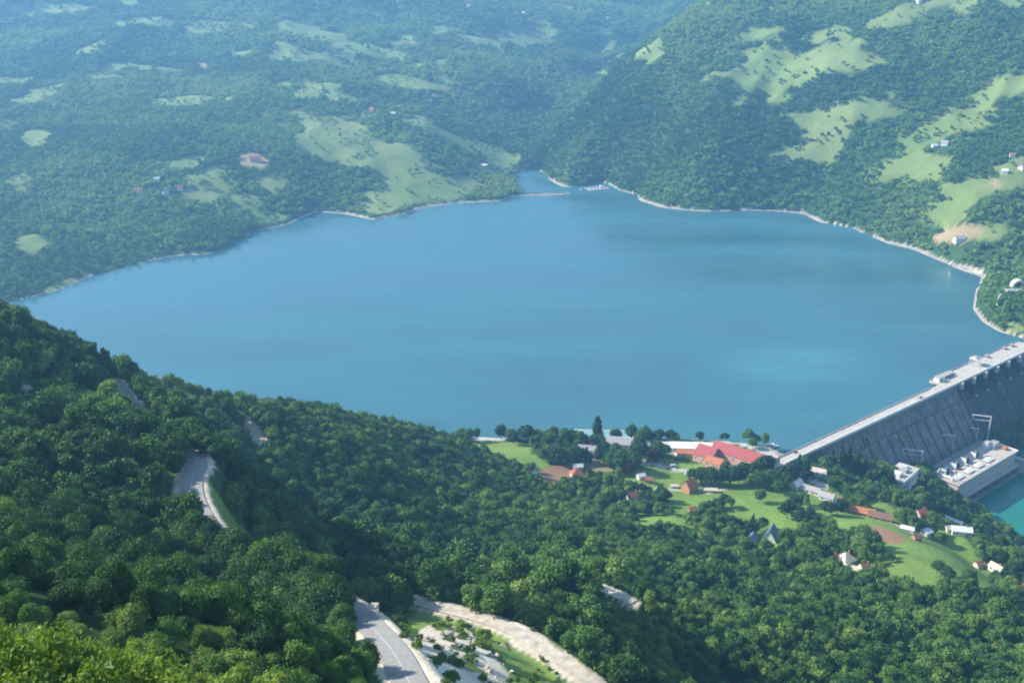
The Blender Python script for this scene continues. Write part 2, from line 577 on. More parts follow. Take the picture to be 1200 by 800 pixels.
# ------------------------------------------------------------------ what covers the ground
FAR_MEADOW = [
    [(345, 142), (390, 138), (425, 147), (445, 160), (470, 172), (492, 180), (498, 192), (470, 200), (440, 200), (400, 190), (372, 180), (350, 160)],
    [(430, 205), (470, 203), (520, 210), (560, 214), (552, 228), (520, 234), (480, 241), (440, 249), (418, 244), (425, 230), (455, 222)],
    [(463, 142), (500, 143), (545, 155), (590, 170), (612, 180), (608, 190), (570, 186), (545, 172), (500, 155)],
    [(548, 190), (590, 190), (612, 197), (600, 204), (560, 204)],
    [(210, 210), (250, 197), (262, 200), (255, 212), (225, 218)], [(225, 220), (262, 216), (272, 224), (250, 230), (228, 228)], [(278, 232), (296, 225), (315, 236), (305, 244), (285, 243)],
    [(296, 208), (318, 205), (330, 214), (326, 222), (300, 219)], [(300, 250), (325, 243), (338, 250), (325, 258), (303, 259)], [(191, 190), (210, 180), (236, 184), (232, 194), (205, 196)],
    [(22, 158), (40, 150), (56, 155), (50, 168), (30, 169)], [(0, 208), (20, 202), (34, 208), (28, 216), (0, 219)], [(8, 226), (30, 220), (41, 226), (32, 233), (12, 234)], [(19, 285), (40, 276), (57, 283), (45, 293), (22, 293)],
    [(0, 141), (22, 138), (20, 147), (0, 150)], [(221, 28), (240, 23), (260, 26), (255, 31), (230, 31)], [(274, 30), (290, 27), (300, 36), (282, 39)], [(326, 33), (350, 30), (378, 34), (386, 43), (365, 46), (340, 39)],
    [(349, 24), (365, 18), (372, 26), (358, 31)], [(52, 12), (80, 6), (112, 8), (100, 14), (60, 17)], [(345, 105), (365, 100), (378, 110), (366, 117), (350, 113)], [(380, 101), (398, 97), (402, 112), (385, 117)],
    [(430, 16), (445, 14), (450, 21), (436, 23)], [(505, 32), (525, 27), (543, 32), (535, 38), (510, 38)], [(462, 46), (475, 40), (486, 48), (478, 53), (464, 52)], [(430, 60), (450, 57), (472, 66), (468, 72), (450, 68), (432, 65)],
    [(535, 44), (552, 42), (568, 49), (562, 53), (540, 50)], [(572, 50), (584, 48), (594, 58), (586, 61)], [(576, 38), (590, 31), (607, 40), (600, 48), (584, 45)], [(606, 38), (640, 33), (662, 38), (655, 48), (630, 50), (608, 48)],
    [(617, 19), (630, 16), (642, 22), (628, 26)], [(655, 5), (668, 3), (674, 9), (660, 10)], [(501, 92), (518, 87), (526, 97), (518, 106), (504, 104)], [(479, 75), (492, 72), (496, 80), (482, 83)], [(512, 75), (526, 72), (531, 82), (516, 85)],
    [(704, 34), (714, 31), (721, 42), (712, 46)], [(677, 62), (690, 58), (698, 67), (684, 70)], [(561, 131), (575, 128), (586, 135), (572, 139)], [(400, 110), (412, 106), (419, 114), (404, 118)], [(415, 132), (428, 128), (436, 136), (420, 140)],
    [(350, 92), (372, 96), (384, 92), (372, 103), (352, 101)],
    [(864, 44), (890, 34), (917, 36), (912, 47), (880, 50)], [(942, 36), (970, 29), (996, 31), (992, 43), (960, 46)],
    [(849, 92), (875, 66), (924, 56), (931, 64), (976, 52), (1006, 49), (1014, 79), (980, 75), (950, 86), (924, 96), (894, 94)], [(851, 108), (862, 98), (872, 104), (866, 114), (853, 114)], [(892, 114), (908, 106), (925, 112), (912, 119)],
    [(924, 133), (969, 124), (1025, 116), (1040, 128), (1032, 135), (1062, 135), (1040, 144), (1002, 142), (988, 160), (976, 178), (942, 173), (894, 168), (924, 162), (946, 156), (950, 143)],
    [(1025, 199), (1055, 180), (1062, 169), (1085, 154), (1107, 142), (1152, 142), (1149, 157), (1119, 163), (1107, 171), (1085, 173), (1077, 180), (1115, 184), (1111, 199), (1096, 208), (1070, 208), (1040, 206)],
    [(1134, 131), (1141, 116), (1160, 101), (1215, 88), (1215, 101), (1175, 120), (1160, 133), (1152, 139)],
    [(1100, 247), (1115, 221), (1145, 210), (1215, 202), (1215, 221), (1167, 225), (1145, 234), (1130, 249), (1126, 261), (1107, 271), (1096, 264)],
    [(1145, 272), (1170, 270), (1178, 280), (1160, 290), (1146, 288)], [(1029, 22), (1077, 11), (1111, 2), (1149, 4), (1137, 15), (1111, 11), (1085, 19), (1059, 26), (1025, 30)],
    [(1164, 191), (1186, 182), (1215, 187), (1215, 200), (1175, 202)], [(800, 9), (826, 6), (824, 14), (804, 16)], [(1165, 4), (1200, 2), (1200, 9), (1170, 10)],
    [(45, 346), (70, 338), (95, 329), (92, 325), (60, 333)], [(1178, 388), (1200, 386), (1200, 378), (1182, 376)],
]
FAR_DRY = [[(1100, 275), (1119, 268), (1141, 270), (1149, 277), (1137, 290), (1119, 290), (1100, 282)], [(278, 184), (300, 180), (316, 190), (306, 198), (284, 198)], [(1178, 188), (1195, 186), (1205, 192), (1192, 198)], [(1155, 211), (1170, 208), (1172, 215), (1158, 219)], [(234, 72), (248, 70), (252, 78), (240, 82)], [(555, 190), (572, 188), (578, 195), (562, 198)]]
NEAR_MEADOW = [
    [(545, 520), (570, 515), (600, 517), (625, 520), (628, 532), (640, 540), (650, 552), (630, 548), (595, 541), (572, 533), (556, 528)],
    [(750, 549), (775, 553), (820, 553), (842, 560), (826, 570), (790, 570), (762, 563)], [(752, 544), (775, 541), (800, 545), (830, 548), (826, 556), (790, 552)],
    [(822, 580), (871, 573), (927, 580), (932, 589), (910, 599), (915, 609), (936, 620), (920, 628), (895, 618), (871, 602), (858, 590)],
    [(941, 592), (962, 587), (976, 601), (997, 606), (1025, 609), (1056, 620), (1081, 634), (1112, 641), (1140, 658), (1160, 680), (1170, 690), (1152, 706), (1133, 692), (1095, 673), (1060, 657), (1025, 650), (1032, 639), (997, 622), (969, 618), (944, 612)],
    [(730, 611), (752, 600), (802, 604), (790, 611), (745, 618)], [(722, 562), (738, 558), (745, 566), (730, 570)], [(700, 586), (714, 584), (716, 591), (704, 593)], [(840, 596), (860, 592), (866, 600), (848, 604)],
    [(240, 565), (258, 588), (290, 632), (322, 660), (300, 668), (258, 640), (245, 605)], [(396, 684), (440, 690), (500, 702), (548, 722), (530, 742), (480, 735), (440, 722), (404, 704)], [(560, 726), (600, 742), (660, 790), (650, 800), (600, 780), (560, 745)], [(500, 752), (560, 756), (612, 796), (668, 802), (690, 830), (640, 880), (560, 850), (505, 800)],
]
NEAR_DRY = [[(680, 544), (692, 539), (724, 547), (718, 559), (690, 553)], [(575, 505), (590, 505), (602, 512), (570, 514)]]
NEAR_SOIL = [[(628, 553), (650, 546), (684, 543), (676, 552), (662, 561), (645, 566), (633, 563)], [(1002, 624), (1025, 618), (1058, 630), (1047, 640), (1025, 634)]]
NEAR_PALE = [[(838, 549), (852, 546), (870, 554), (866, 560), (846, 556)], [(895, 528), (915, 529), (932, 537), (926, 546), (908, 541)], [(905, 546), (917, 548), (916, 556), (906, 555)], [(770, 521), (832, 518), (842, 524), (826, 531), (776, 531)], [(556, 513), (580, 508), (598, 511), (600, 515), (570, 516)]]
SCREE = [[(494, 738), (520, 730), (545, 734), (565, 752), (600, 790), (622, 830), (560, 840), (530, 800), (512, 775), (494, 756)], [(444, 738), (500, 745), (560, 800), (560, 840), (490, 830), (470, 780)], [(422, 704), (446, 702), (470, 712), (462, 722), (436, 715)], [(428, 722), (450, 722), (500, 740), (492, 752), (470, 748)], [(600, 728), (632, 740), (690, 790), (700, 802), (672, 802), (640, 778), (600, 755)], [(22, 452), (36, 456), (42, 470), (28, 466)], [(80, 466), (90, 470), (86, 476), (78, 472)]]
LANES = [([(636, 519), (690, 521), (722, 527), (760, 528), (800, 532)], 3.0), ([(832, 517), (867, 519), (887, 525), (905, 533), (928, 547), (940, 556), (965, 570)], 4.0), ([(752, 541), (793, 550), (815, 555), (832, 556), (848, 552)], 3.2),
         ([(770, 573), (800, 574), (830, 577), (852, 572)], 2.0), ([(925, 568), (965, 580), (1000, 598), (1040, 610), (1075, 628)], 2.2)]


def world_poly(poly):
    return [hit(px, py)[:2] for px, py in poly]


jit = 0.010 * (GY + OFF)
JX = GX + jit * 1.3 * (fbm(GX, GY, 90, 3, 71) - 0.5) * 2
JY = GY + jit * 2.4 * (fbm(GX, GY, 110, 3, 88) - 0.5) * 2


def mask(polys):
    m = np.zeros(GX.shape, bool)
    for p in polys:
        w = world_poly(p)
        xs, ys = [q[0] for q in w], [q[1] for q in w]
        pad = 0.05 * max(ys)
        sub = (JX > min(xs) - pad) & (JX < max(xs) + pad) & (JY > min(ys) - pad) & (JY < max(ys) + pad)
        if sub.any():
            m[sub] |= in_poly(JX[sub], JY[sub], w)
    return m


m_fm, m_fd = mask(FAR_MEADOW), mask(FAR_DRY)
m_nm, m_nd, m_ns, m_np, m_sc = mask(NEAR_MEADOW), mask(NEAR_DRY), mask(NEAR_SOIL), mask(NEAR_PALE), mask(SCREE)
lane_d = np.full(GX.shape, 1e9)
LANE_W = []
for pts, hw in LANES:
    w = [hit(px, py) for px, py in pts]
    LANE_W.append((catmull(w, 5), hw))
    lane_d = np.minimum(lane_d, line_dist(GX, GY, w) - hw)
bank = (lake_d > -4) & (lake_d < lake_w * 0.5) & (below_dam < 0.2) & (lake_w > 0.5)

G = np.zeros((NR, NC, 3))


def paint(m, rgb):
    G[m] = rgb


G[:] = np.array((0.042, 0.088, 0.024)) * (0.6 + 0.8 * fbm(GX, GY, 30, 3, 33))[..., None]
n1 = fbm(GX, GY, 90, 4, 31)[..., None]
n2 = fbm(GX, GY, 18, 3, 35)[..., None]
mead = np.array((0.105, 0.175, 0.042)) * (1 - n1) * 1.1 + np.array((0.235, 0.27, 0.095)) * n1 * 1.05
mead = mead * (0.80 + 0.5 * n2)
nmead = np.array((0.10, 0.185, 0.032)) * (1 - n1) * 1.1 + np.array((0.20, 0.26, 0.065)) * n1 * 1.05
nmead = nmead * (0.9 + 0.5 * n2)
rock = np.array((0.68, 0.60, 0.47)) * (0.6 + 0.7 * n2)
dry = np.array((0.34, 0.27, 0.14)) * (0.75 + 0.5 * n2)
soil = np.array((0.30, 0.175, 0.105)) * (0.8 + 0.4 * n2)
pale = np.array((0.55, 0.51, 0.45)) * (0.8 + 0.3 * n2)
VILLAGE = [(722, 556), (838, 548), (930, 558), (1010, 583), (1120, 628), (1182, 680), (1182, 722), (1100, 704), (1000, 678), (930, 655), (840, 628), (740, 628)]
m_vil = mask([VILLAGE])


def grown(poly, k):
    cx, cy_ = sum(p[0] for p in poly) / len(poly), sum(p[1] for p in poly) / len(poly)
    return [(cx + (x - cx) * k, cy_ + (y - cy_) * k) for x, y in poly]


# open woodland round the far meadows, kept off the water
m_thin = mask([grown(p, 1.3) for p in FAR_MEADOW[:-2]]) & (lake_d > 45) & ~m_fd
NOTREE = mask([[(478, 726), (560, 722), (640, 742), (700, 800), (690, 850), (560, 880), (470, 860), (462, 790)]])
# small clearings strewn over the far slopes
glade = (fbm(GX, GY * 0.8, 110, 3, 111) > 0.655) & (GY > 2250) & (fbm(GX, GY, 700, 2, 115) > 0.40) & ((GX < 350) | (GX > 900))
m_fm |= glade
G[m_vil] = (nmead * 0.95)[m_vil]
G[m_thin] = (mead * 0.9)[m_thin]
for m, c in ((m_fm, mead), (m_fd, dry), (m_nm, nmead), (m_nd, dry), (m_ns, soil), (m_np, pale)):
    G[m] = c[m]
scm = m_sc & (n2[..., 0] > 0.28)
G[m_sc] = (nmead * 0.8)[m_sc]
G[scm] = rock[scm]
G[bank] = (np.array((0.52, 0.47, 0.39)) * (0.65 + 0.6 * n2))[bank]
sh = (road_d < 0.7 + 2.2 * fbm(GX, GY, 14, 2, 57)) & (road_d > -1)
third_d = line_dist(GX, GY, ROADS[2][0])
sh &= (third_d > 12) | (third_d < 3.0)
G[sh] = (rock * 0.8)[sh]
low_d = line_dist(GX, GY, ROADS[1][0])
verge = (low_d < 2.2 + 9 * fbm(GX, GY, 16, 3, 58) ** 2) & (GY < 330)
G[verge] = (rock * 0.85)[verge]
G[lane_d < 0] = pale[lane_d < 0]
under = lake_in
G[under] = (0.10, 0.14, 0.10)

CLEAR = m_fm | m_fd | m_nm | m_nd | m_ns | m_np | m_sc | bank | under | (road_d < np.where(hide_d < 10, 0.9, 2.2)) | (lane_d < 2.0) | (lake_d < 2.0 + 0.5 * lake_w) | (riv_in & (below_dam > .3)) | ((GB > -20) & (GB < 70) & (GA > 0) & (GA < 520) & (below_dam > 0.2) & (Z < -3 - (GB - 6) / 0.72 + 1.5))
CLEAR |= (GB > -20) & (GB < 12) & (GA > -8) & (GA < 80)
CLEAR |= NOTREE
CLEARF = CLEAR.astype(float)
VILF = m_vil.astype(float)
THINF = (m_thin & ~m_fm).astype(float)

# ---- the sheet itself
idx = np.arange(NR * NC).reshape(NR, NC)
quads = np.stack([idx[:-1, :-1], idx[:-1, 1:], idx[1:, 1:], idx[1:, :-1]], -1).reshape(-1)


def mat_ground():
    m, nt, N, L, out = new_mat('ground_cover')
    p = N.new('ShaderNodeBsdfPrincipled')
    p.inputs['Roughness'].default_value = 0.95
    p.inputs['Specular IOR Level'].default_value = 0.1
    a = N.new('ShaderNodeAttribute'); a.attribute_name = 'cover'
    geo = N.new('ShaderNodeNewGeometry')
    n = N.new('ShaderNodeTexNoise'); n.inputs['Scale'].default_value = 0.35; n.inputs['Detail'].default_value = 8; n.inputs['Roughness'].default_value = 0.7
    L.new(geo.outputs['Position'], n.inputs['Vector'])
    mr = N.new('ShaderNodeMapRange'); mr.inputs['From Min'].default_value = 0.3; mr.inputs['From Max'].default_value = 0.7
    mr.inputs['To Min'].default_value = 0.7; mr.inputs['To Max'].default_value = 1.3
    L.new(n.outputs['Fac'], mr.inputs['Value'])
    v = N.new('ShaderNodeVectorMath'); v.operation = 'SCALE'
    L.new(a.outputs['Color'], v.inputs[0]); L.new(mr.outputs['Result'], v.inputs['Scale'])
    L.new(v.outputs['Vector'], p.inputs['Base Color'])
    b = N.new('ShaderNodeBump'); b.inputs['Strength'].default_value = 0.6; b.inputs['Distance'].default_value = 0.8
    L.new(n.outputs['Fac'], b.inputs['Height']); L.new(b.outputs['Normal'], p.inputs['Normal'])
    L.new(p.outputs['BSDF'], out.inputs['Surface'])
    return m


tm = mesh_np('terrain', np.stack([GX, GY, Z], -1).reshape(-1, 3), quads, 4, [mat_ground()], smooth_shade=True)
ca = tm.color_attributes.new('cover', 'FLOAT_COLOR', 'POINT')
ca.data.foreach_set('color', np.concatenate([G.reshape(-1, 3), np.ones((NR * NC, 1))], 1).astype(np.float32).ravel())
terrain = bpy.data.objects.new('terrain', tm)
COL.objects.link(terrain)
props(terrain, 'wooded valley slopes and meadows around the reservoir', 'terrain', kind='structure')


# ------------------------------------------------------------------ water
def mat_water(name, deep, rough, bump_s, sheen=None):
    m, nt, N, L, out = new_mat(name)
    p = N.new('ShaderNodeBsdfPrincipled')
    p.inputs['IOR'].default_value = 1.33
    geo = N.new('ShaderNodeNewGeometry')
    n = N.new('ShaderNodeTexNoise'); n.inputs['Scale'].default_value = 0.22; n.inputs['Detail'].default_value = 5; n.inputs['Roughness'].default_value = 0.6
    mp = N.new('ShaderNodeMapping'); mp.inputs['Scale'].default_value = (0.6, 1.0, 1)
    mp.inputs['Rotation'].default_value = (0, 0, 0.4)
    L.new(geo.outputs['Position'], mp.inputs['Vector'])
    L.new(mp.outputs['Vector'], n.inputs['Vector'])
    b = N.new('ShaderNodeBump'); b.inputs['Strength'].default_value = bump_s; b.inputs['Distance'].default_value = 0.25
    L.new(n.outputs['Fac'], b.inputs['Height']); L.new(b.outputs['Normal'], p.inputs['Normal'])
    # breeze lanes: rougher here, calmer there
    w = N.new('ShaderNodeTexNoise'); w.inputs['Scale'].default_value = 0.006; w.inputs['Detail'].default_value = 4
    m2 = N.new('ShaderNodeMapping'); m2.inputs['Scale'].default_value = (0.45, 1.5, 1); m2.inputs['Rotation'].default_value = (0, 0, -0.3)
    L.new(geo.outputs['Position'], m2.inputs['Vector']); L.new(m2.outputs['Vector'], w.inputs['Vector'])
    r = N.new('ShaderNodeMapRange'); r.inputs['From Min'].default_value = 0.35; r.inputs['From Max'].default_value = 0.65
    r.inputs['To Min'].default_value = rough * 0.6; r.inputs['To Max'].default_value = rough * 1.6
    L.new(w.outputs['Fac'], r.inputs['Value']); L.new(r.outputs['Result'], p.inputs['Roughness'])
    r2 = N.new('ShaderNodeMapRange'); r2.inputs['From Min'].default_value = 0.3; r2.inputs['From Max'].default_value = 0.7
    r2.inputs['To Min'].default_value = 0.82; r2.inputs['To Max'].default_value = 1.2
    L.new(w.outputs['Fac'], r2.inputs['Value'])
    v = N.new('ShaderNodeVectorMath'); v.operation = 'SCALE'; v.inputs[0].default_value = deep
    scale_out = r2.outputs['Result']
    if sheen is not None:           # pale surface sheen near the dam, painted into the water colour
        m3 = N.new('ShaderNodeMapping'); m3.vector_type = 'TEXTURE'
        m3.inputs['Location'].default_value = (sheen[0], sheen[1], 0)
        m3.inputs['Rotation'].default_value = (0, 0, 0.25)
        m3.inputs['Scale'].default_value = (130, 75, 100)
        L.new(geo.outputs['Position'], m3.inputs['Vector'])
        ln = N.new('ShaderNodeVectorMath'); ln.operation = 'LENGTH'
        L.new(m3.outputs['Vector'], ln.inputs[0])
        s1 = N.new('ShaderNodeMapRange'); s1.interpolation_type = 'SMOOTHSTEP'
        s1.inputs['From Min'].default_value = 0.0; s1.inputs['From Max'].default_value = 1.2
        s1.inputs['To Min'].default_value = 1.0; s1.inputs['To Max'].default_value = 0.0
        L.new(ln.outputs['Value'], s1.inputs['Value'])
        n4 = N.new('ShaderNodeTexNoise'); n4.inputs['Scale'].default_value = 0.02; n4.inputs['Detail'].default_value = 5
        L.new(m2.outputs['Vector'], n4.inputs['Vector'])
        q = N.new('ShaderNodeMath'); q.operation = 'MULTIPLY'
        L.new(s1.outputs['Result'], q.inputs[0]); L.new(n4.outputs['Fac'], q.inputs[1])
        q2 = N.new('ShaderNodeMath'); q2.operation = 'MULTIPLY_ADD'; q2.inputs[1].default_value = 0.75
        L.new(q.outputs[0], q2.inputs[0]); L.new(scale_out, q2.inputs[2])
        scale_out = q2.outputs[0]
    L.new(scale_out, v.inputs['Scale'])
    L.new(v.outputs['Vector'], p.inputs['Base Color'])
    L.new(p.outputs['BSDF'], out.inputs['Surface'])
    return m


def flat_sheet(name, poly, z, mat, label):
    bm = bmesh.new()
    vs = [bm.verts.new((p[0], p[1], z)) for p in poly]
    f = bm.faces.new(vs)
    bmesh.ops.triangulate(bm, faces=[f])
    bmesh.ops.recalc_face_normals(bm, faces=bm.faces)
    if next(iter(bm.faces)).normal.z < 0:
        bmesh.ops.reverse_faces(bm, faces=bm.faces)
    me = bpy.data.meshes.new(name)
    bm.to_mesh(me); bm.free()
    me.materials.append(mat)
    o = bpy.data.objects.new(name, me)
    COL.objects.link(o)
    return props(o, label, 'water', kind='structure')


LAKE_RGB = (0.046, 0.150, 0.180)
# the sheets run on under the banks
lake_poly = [dam_xy(-150, -3), dam_xy(640, -3), (1300, 1300), (1300, 2650), (-2000, 2650), (-2000, 560)]
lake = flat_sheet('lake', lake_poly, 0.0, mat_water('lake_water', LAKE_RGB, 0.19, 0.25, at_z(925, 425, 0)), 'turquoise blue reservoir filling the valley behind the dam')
river_poly = [dam_xy(130, 50), dam_xy(640, 50), dam_xy(640, 400), dam_xy(130, 400)]
river = flat_sheet('river', river_poly, TW, mat_water('river_water', (0.016, 0.19, 0.14), 0.12, 0.35), 'green tailwater below the powerhouse')


# ------------------------------------------------------------------ bare bank along the water line
shore_mat = mat_plain('shore_gravel', (0.40, 0.355, 0.285), 0.95, 0.3, 0.12, 0.2)
ring = []
for i in range(len(SHORE_PX) - 1):
    p, q = np.array(LAKE[i]), np.array(LAKE[i + 1])
    k = max(1, int(np.hypot(*(q - p)[:2]) / 6))
    ring += [p + (q - p) * t / k for t in range(k)]
ring.append(np.array(LAKE[len(SHORE_PX) - 1]))
ring = np.array(ring)
for _ in range(2):
    ring[1:-1] = 0.25 * ring[:-2] + 0.5 * ring[1:-1] + 0.25 * ring[2:]
tan = np.gradient(ring[:, :2], axis=0)
tan /= np.linalg.norm(tan, axis=1, keepdims=True) + 1e-9
nor = np.stack([-tan[:, 1], tan[:, 0]], 1)
wob = fbm(ring[:, 0], ring[:, 1], 22, 3, 52) - 0.5
wob2 = fbm(ring[:, 0], ring[:, 1], 70, 2, 53)
sh_w = ring[:, 2] * 0.72 * (-0.35 + 1.9 * wob2 + 2.0 * wob)
mb = MB()
run = []
for i in range(len(ring) + 1):
    if i < len(ring) and sh_w[i] > 0.8:
        run.append(i)
        continue
    if len(run) > 2:
        cols = []
        for j in run:
            wj = min(sh_w[j], 12.0) if ring[j][2] < 15 else sh_w[j]
            c = ring[j][:2]
            cols.append([(*(c - nor[j] * 3), -0.9), (*(c + nor[j] * wj * .5), wj * .22 + .45 + .4 * wob[j]), (*(c + nor[j] * wj), wj * .36 + .6 + .4 * wob[j])])
        for s in (0, 1):
            mb.quadstrip([c[s] for c in cols], [c[s + 1] for c in cols])
    run = []
props(mb.build('shore', shore_mat), 'thin pale gravel bank along the far water line', 'shore', kind='structure')


# ------------------------------------------------------------------ road ribbons
def ribbon(mb, pts, o0, o1, dz, i0=0, i1=None):
    P = [np.array(p) for p in pts][i0:i1]
    Lf, Rt = [], []
    for i, p in enumerate(P):
        t = P[min(i + 1, len(P) - 1)] - P[max(i - 1, 0)]
        t = t[:2] / (np.linalg.norm(t[:2]) + 1e-9)
        nrm = np.array((-t[1], t[0]))
        Lf.append((*(p[:2] + nrm * o0), p[2] + dz))
        Rt.append((*(p[:2] + nrm * o1), p[2] + dz))
    mb.quadstrip(Lf, Rt)


asphalt = mat_plain('asphalt', (0.27, 0.262, 0.25), 0.9, 0.14, 0.8, 0.1)
gravel = mat_plain('track_gravel', (0.50, 0.45, 0.37), 0.95, 0.28, 0.35, 0.08)
dirt = mat_plain('track_dirt', (0.50, 0.40, 0.28), 0.95, 0.2, 0.9, 0.2)
white_paint = mat_plain('road_paint', (0.42, 0.42, 0.40), 0.8, 0.15, 2.0)
for (pts, hw), nm, mt, lb in zip(ROADS, ('road', 'gravel_road', 'forest_road', 'dirt_road'), (asphalt, gravel, gravel, dirt),
                                 ('winding two-lane asphalt road on the near slope', 'pale gravel road below the scree', 'short pale stretch of road showing among the trees', 'ochre dirt track on the wooded ridge')):
    mb = MB(); ribbon(mb, pts, hw, -hw, 0.0)
    props(mb.build(nm, mt), lb, 'road', kind='structure')
mb = MB()
up = ROADS[0][0]
ribbon(mb, up, 0.11, -0.11, 0.02)
props(mb.build('road_markings', white_paint), 'faded white centre line on the asphalt road', 'road markings', kind='structure')
# ------------------------------------------------------------------ foliage
LEAF = mat_leaf('leaf_broad', (0.034, 0.098, 0.022), (0.092, 0.205, 0.038), (0.190, 0.290, 0.060))
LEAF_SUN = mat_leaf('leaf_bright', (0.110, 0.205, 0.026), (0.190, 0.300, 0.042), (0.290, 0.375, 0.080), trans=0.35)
LEAF_DARK = mat_leaf('leaf_dark', (0.022, 0.062, 0.024), (0.036, 0.088, 0.030), (0.056, 0.110, 0.036), trans=0.15)
LEAF_PURPLE = mat_leaf('leaf_purple', (0.045, 0.022, 0.034), (0.060, 0.030, 0.042), (0.075, 0.045, 0.05), trans=0.15)
LEAF_FAR = mat_leaf('leaf_far', (0.050, 0.140, 0.028), (0.170, 0.315, 0.052), (0.300, 0.410, 0.090), stand=260.0)
BARK = mat_plain('bark', (0.13, 0.10, 0.075), 0.95, 0.3, 3.0, 0.3)

_ico = {}


def ico(sub):
    if sub not in _ico:
        b = bmesh.new()
        bmesh.ops.create_icosphere(b, subdivisions=sub, radius=1.0)
        b.verts.ensure_lookup_table()
        _ico[sub] = (np.array([v.co[:] for v in b.verts]), np.array([[v.index for v in f.verts] for f in b.faces]))
        b.free()
    return _ico[sub]


def unit(v):
    return v / (np.linalg.norm(v, axis=-1, keepdims=True) + 1e-9)


def crown_mesh(name, seed, mat, rx=3.6, h=8.0, base=1.2, lobes=11, n_leaf=1500, leaf=0.42, core=1, shape='round', tight=False):
    """leaf tufts over a heap of lobes, on a lumpy inner mass of the same foliage"""
    r = np.random.default_rng(seed)
    cs, rs = [], []
    hh = (h - base) / 2
    for i in range(lobes):
        if shape == 'round':
            d = unit(r.normal(size=3))
            d[2] = abs(d[2]) * 1.0 - 0.35
            q = r.uniform(0.3, 0.62) if tight else r.uniform(0.40, 0.86)
            c = np.array((d[0] * rx * q, d[1] * rx * q, base + hh + d[2] * hh * q * 1.15))
            rad = rx * (r.uniform(0.34, 0.52) if tight else r.uniform(0.20, 0.46))
        elif shape == 'bush':       # many upright shoots
            a, q = r.uniform(0, 6.28), math.sqrt(r.uniform(0, 1))
            top = h * (1.0 - 0.45 * q * q) * r.uniform(0.55, 1.08)
            c = np.array((math.cos(a) * rx * q, math.sin(a) * rx * q, base + (top - base) * r.uniform(0.35, 1.0)))
            rad = rx * r.uniform(0.14, 0.30)
        elif shape == 'column':
            t = (i + 0.5) / lobes
            w = rx * (0.45 + 0.75 * math.sin(math.pi * min(1, t * 0.9 + 0.12)))
            c = np.array((r.normal() * w * 0.25, r.normal() * w * 0.25, base + t * (h - base) * 0.94))
            rad = w * r.uniform(0.55, 0.75)
        else:                       # cone
            t = (i + 0.5) / lobes
            w = rx * (1.02 - t)
            a = i * 2.4
            c = np.array((math.cos(a) * w * 0.5, math.sin(a) * w * 0.5, base + t * (h - base)))
            rad = w * 0.55 + 0.18 * rx * 0.5
        cs.append(c); rs.append(rad)
    cs, rs = np.array(cs), np.array(rs)
    V, Fq, Ft = [], [], []
    nv = 0
    k = r.choice(lobes, n_leaf * 2, p=rs ** 2 / (rs ** 2).sum())
    d = unit(r.normal(size=(n_leaf * 2, 3)) + np.array((0, 0, 0.25)))
    P = cs[k] + d * (rs[k] * (0.84 + 0.68 * r.random(n_leaf * 2) ** 2.2))[:, None] * np.array((1, 1, 0.9))
    keep = np.ones(len(P), bool)
    for c, rad in zip(cs, rs):
        keep &= np.linalg.norm((P - c) / np.array((1, 1, 0.9)), axis=1) > rad * 0.78
    P, d = P[keep][:n_leaf], d[keep][:n_leaf]
    n = len(P)
    nrm = unit(d + r.normal(size=(n, 3)) * 0.42)
    t1 = unit(np.cross(nrm, r.normal(size=(n, 3))))
    t2 = np.cross(nrm, t1)
    s = (leaf * r.uniform(0.55, 1.35, n))[:, None]
    q = np.stack([P + t1 * s, P + t2 * s * 0.75 + nrm * s * 0.25, P - t1 * s, P - t2 * s * 0.75 + nrm * s * 0.15], 1).reshape(-1, 3)
    V.append(q)
    faces = [tuple(range(4 * i, 4 * i + 4)) for i in range(n)]
    nv = 4 * n
    if core:
        iv, itri = ico(core)
        for c, rad in zip(cs, rs):
            w = iv * (rad * 0.76 * np.array((1, 1, 0.9))) * r.uniform(0.72, 1.14, (len(iv), 1)) + c
            V.append(w)
            faces += [tuple(t + nv) for t in itri]
            nv += len(iv)
    me = bpy.data.meshes.new(name)
    me.from_pydata(np.concatenate(V).tolist(), [], faces)
    me.materials.append(mat)
    return me


def trunk_mesh(name, seed, h, r0, limbs=5, spread=2.0):
    rr = random.Random(seed)
    mb = MB()
    pts = [Vector((0, 0, -0.8))]
    for i in range(1, 6):
        pts.append(Vector((rr.uniform(-.12, .12) * i, rr.uniform(-.12, .12) * i, h * i / 5)))
    for i in range(5):
        mb.bar(pts[i], pts[i + 1], r0 * (1 - i * 0.17), 7, r0 * (1 - (i + 1) * 0.17))
    for k in range(limbs):
        p = pts[2 + k % 3]
        a = k * 2.4 + rr.uniform(-.4, .4)
        q = p + Vector((math.cos(a) * spread * rr.uniform(.6, 1), math.sin(a) * spread * rr.uniform(.6, 1), h * rr.uniform(.2, .38)))
        mb.bar(p, q, r0 * 0.42, 5, r0 * 0.12)
    bmesh.ops.recalc_face_normals(mb.bm, faces=mb.bm.faces)
    me = bpy.data.meshes.new(name)
    mb.bm.to_mesh(me); mb.bm.free()
    me.materials.append(BARK)
    return me


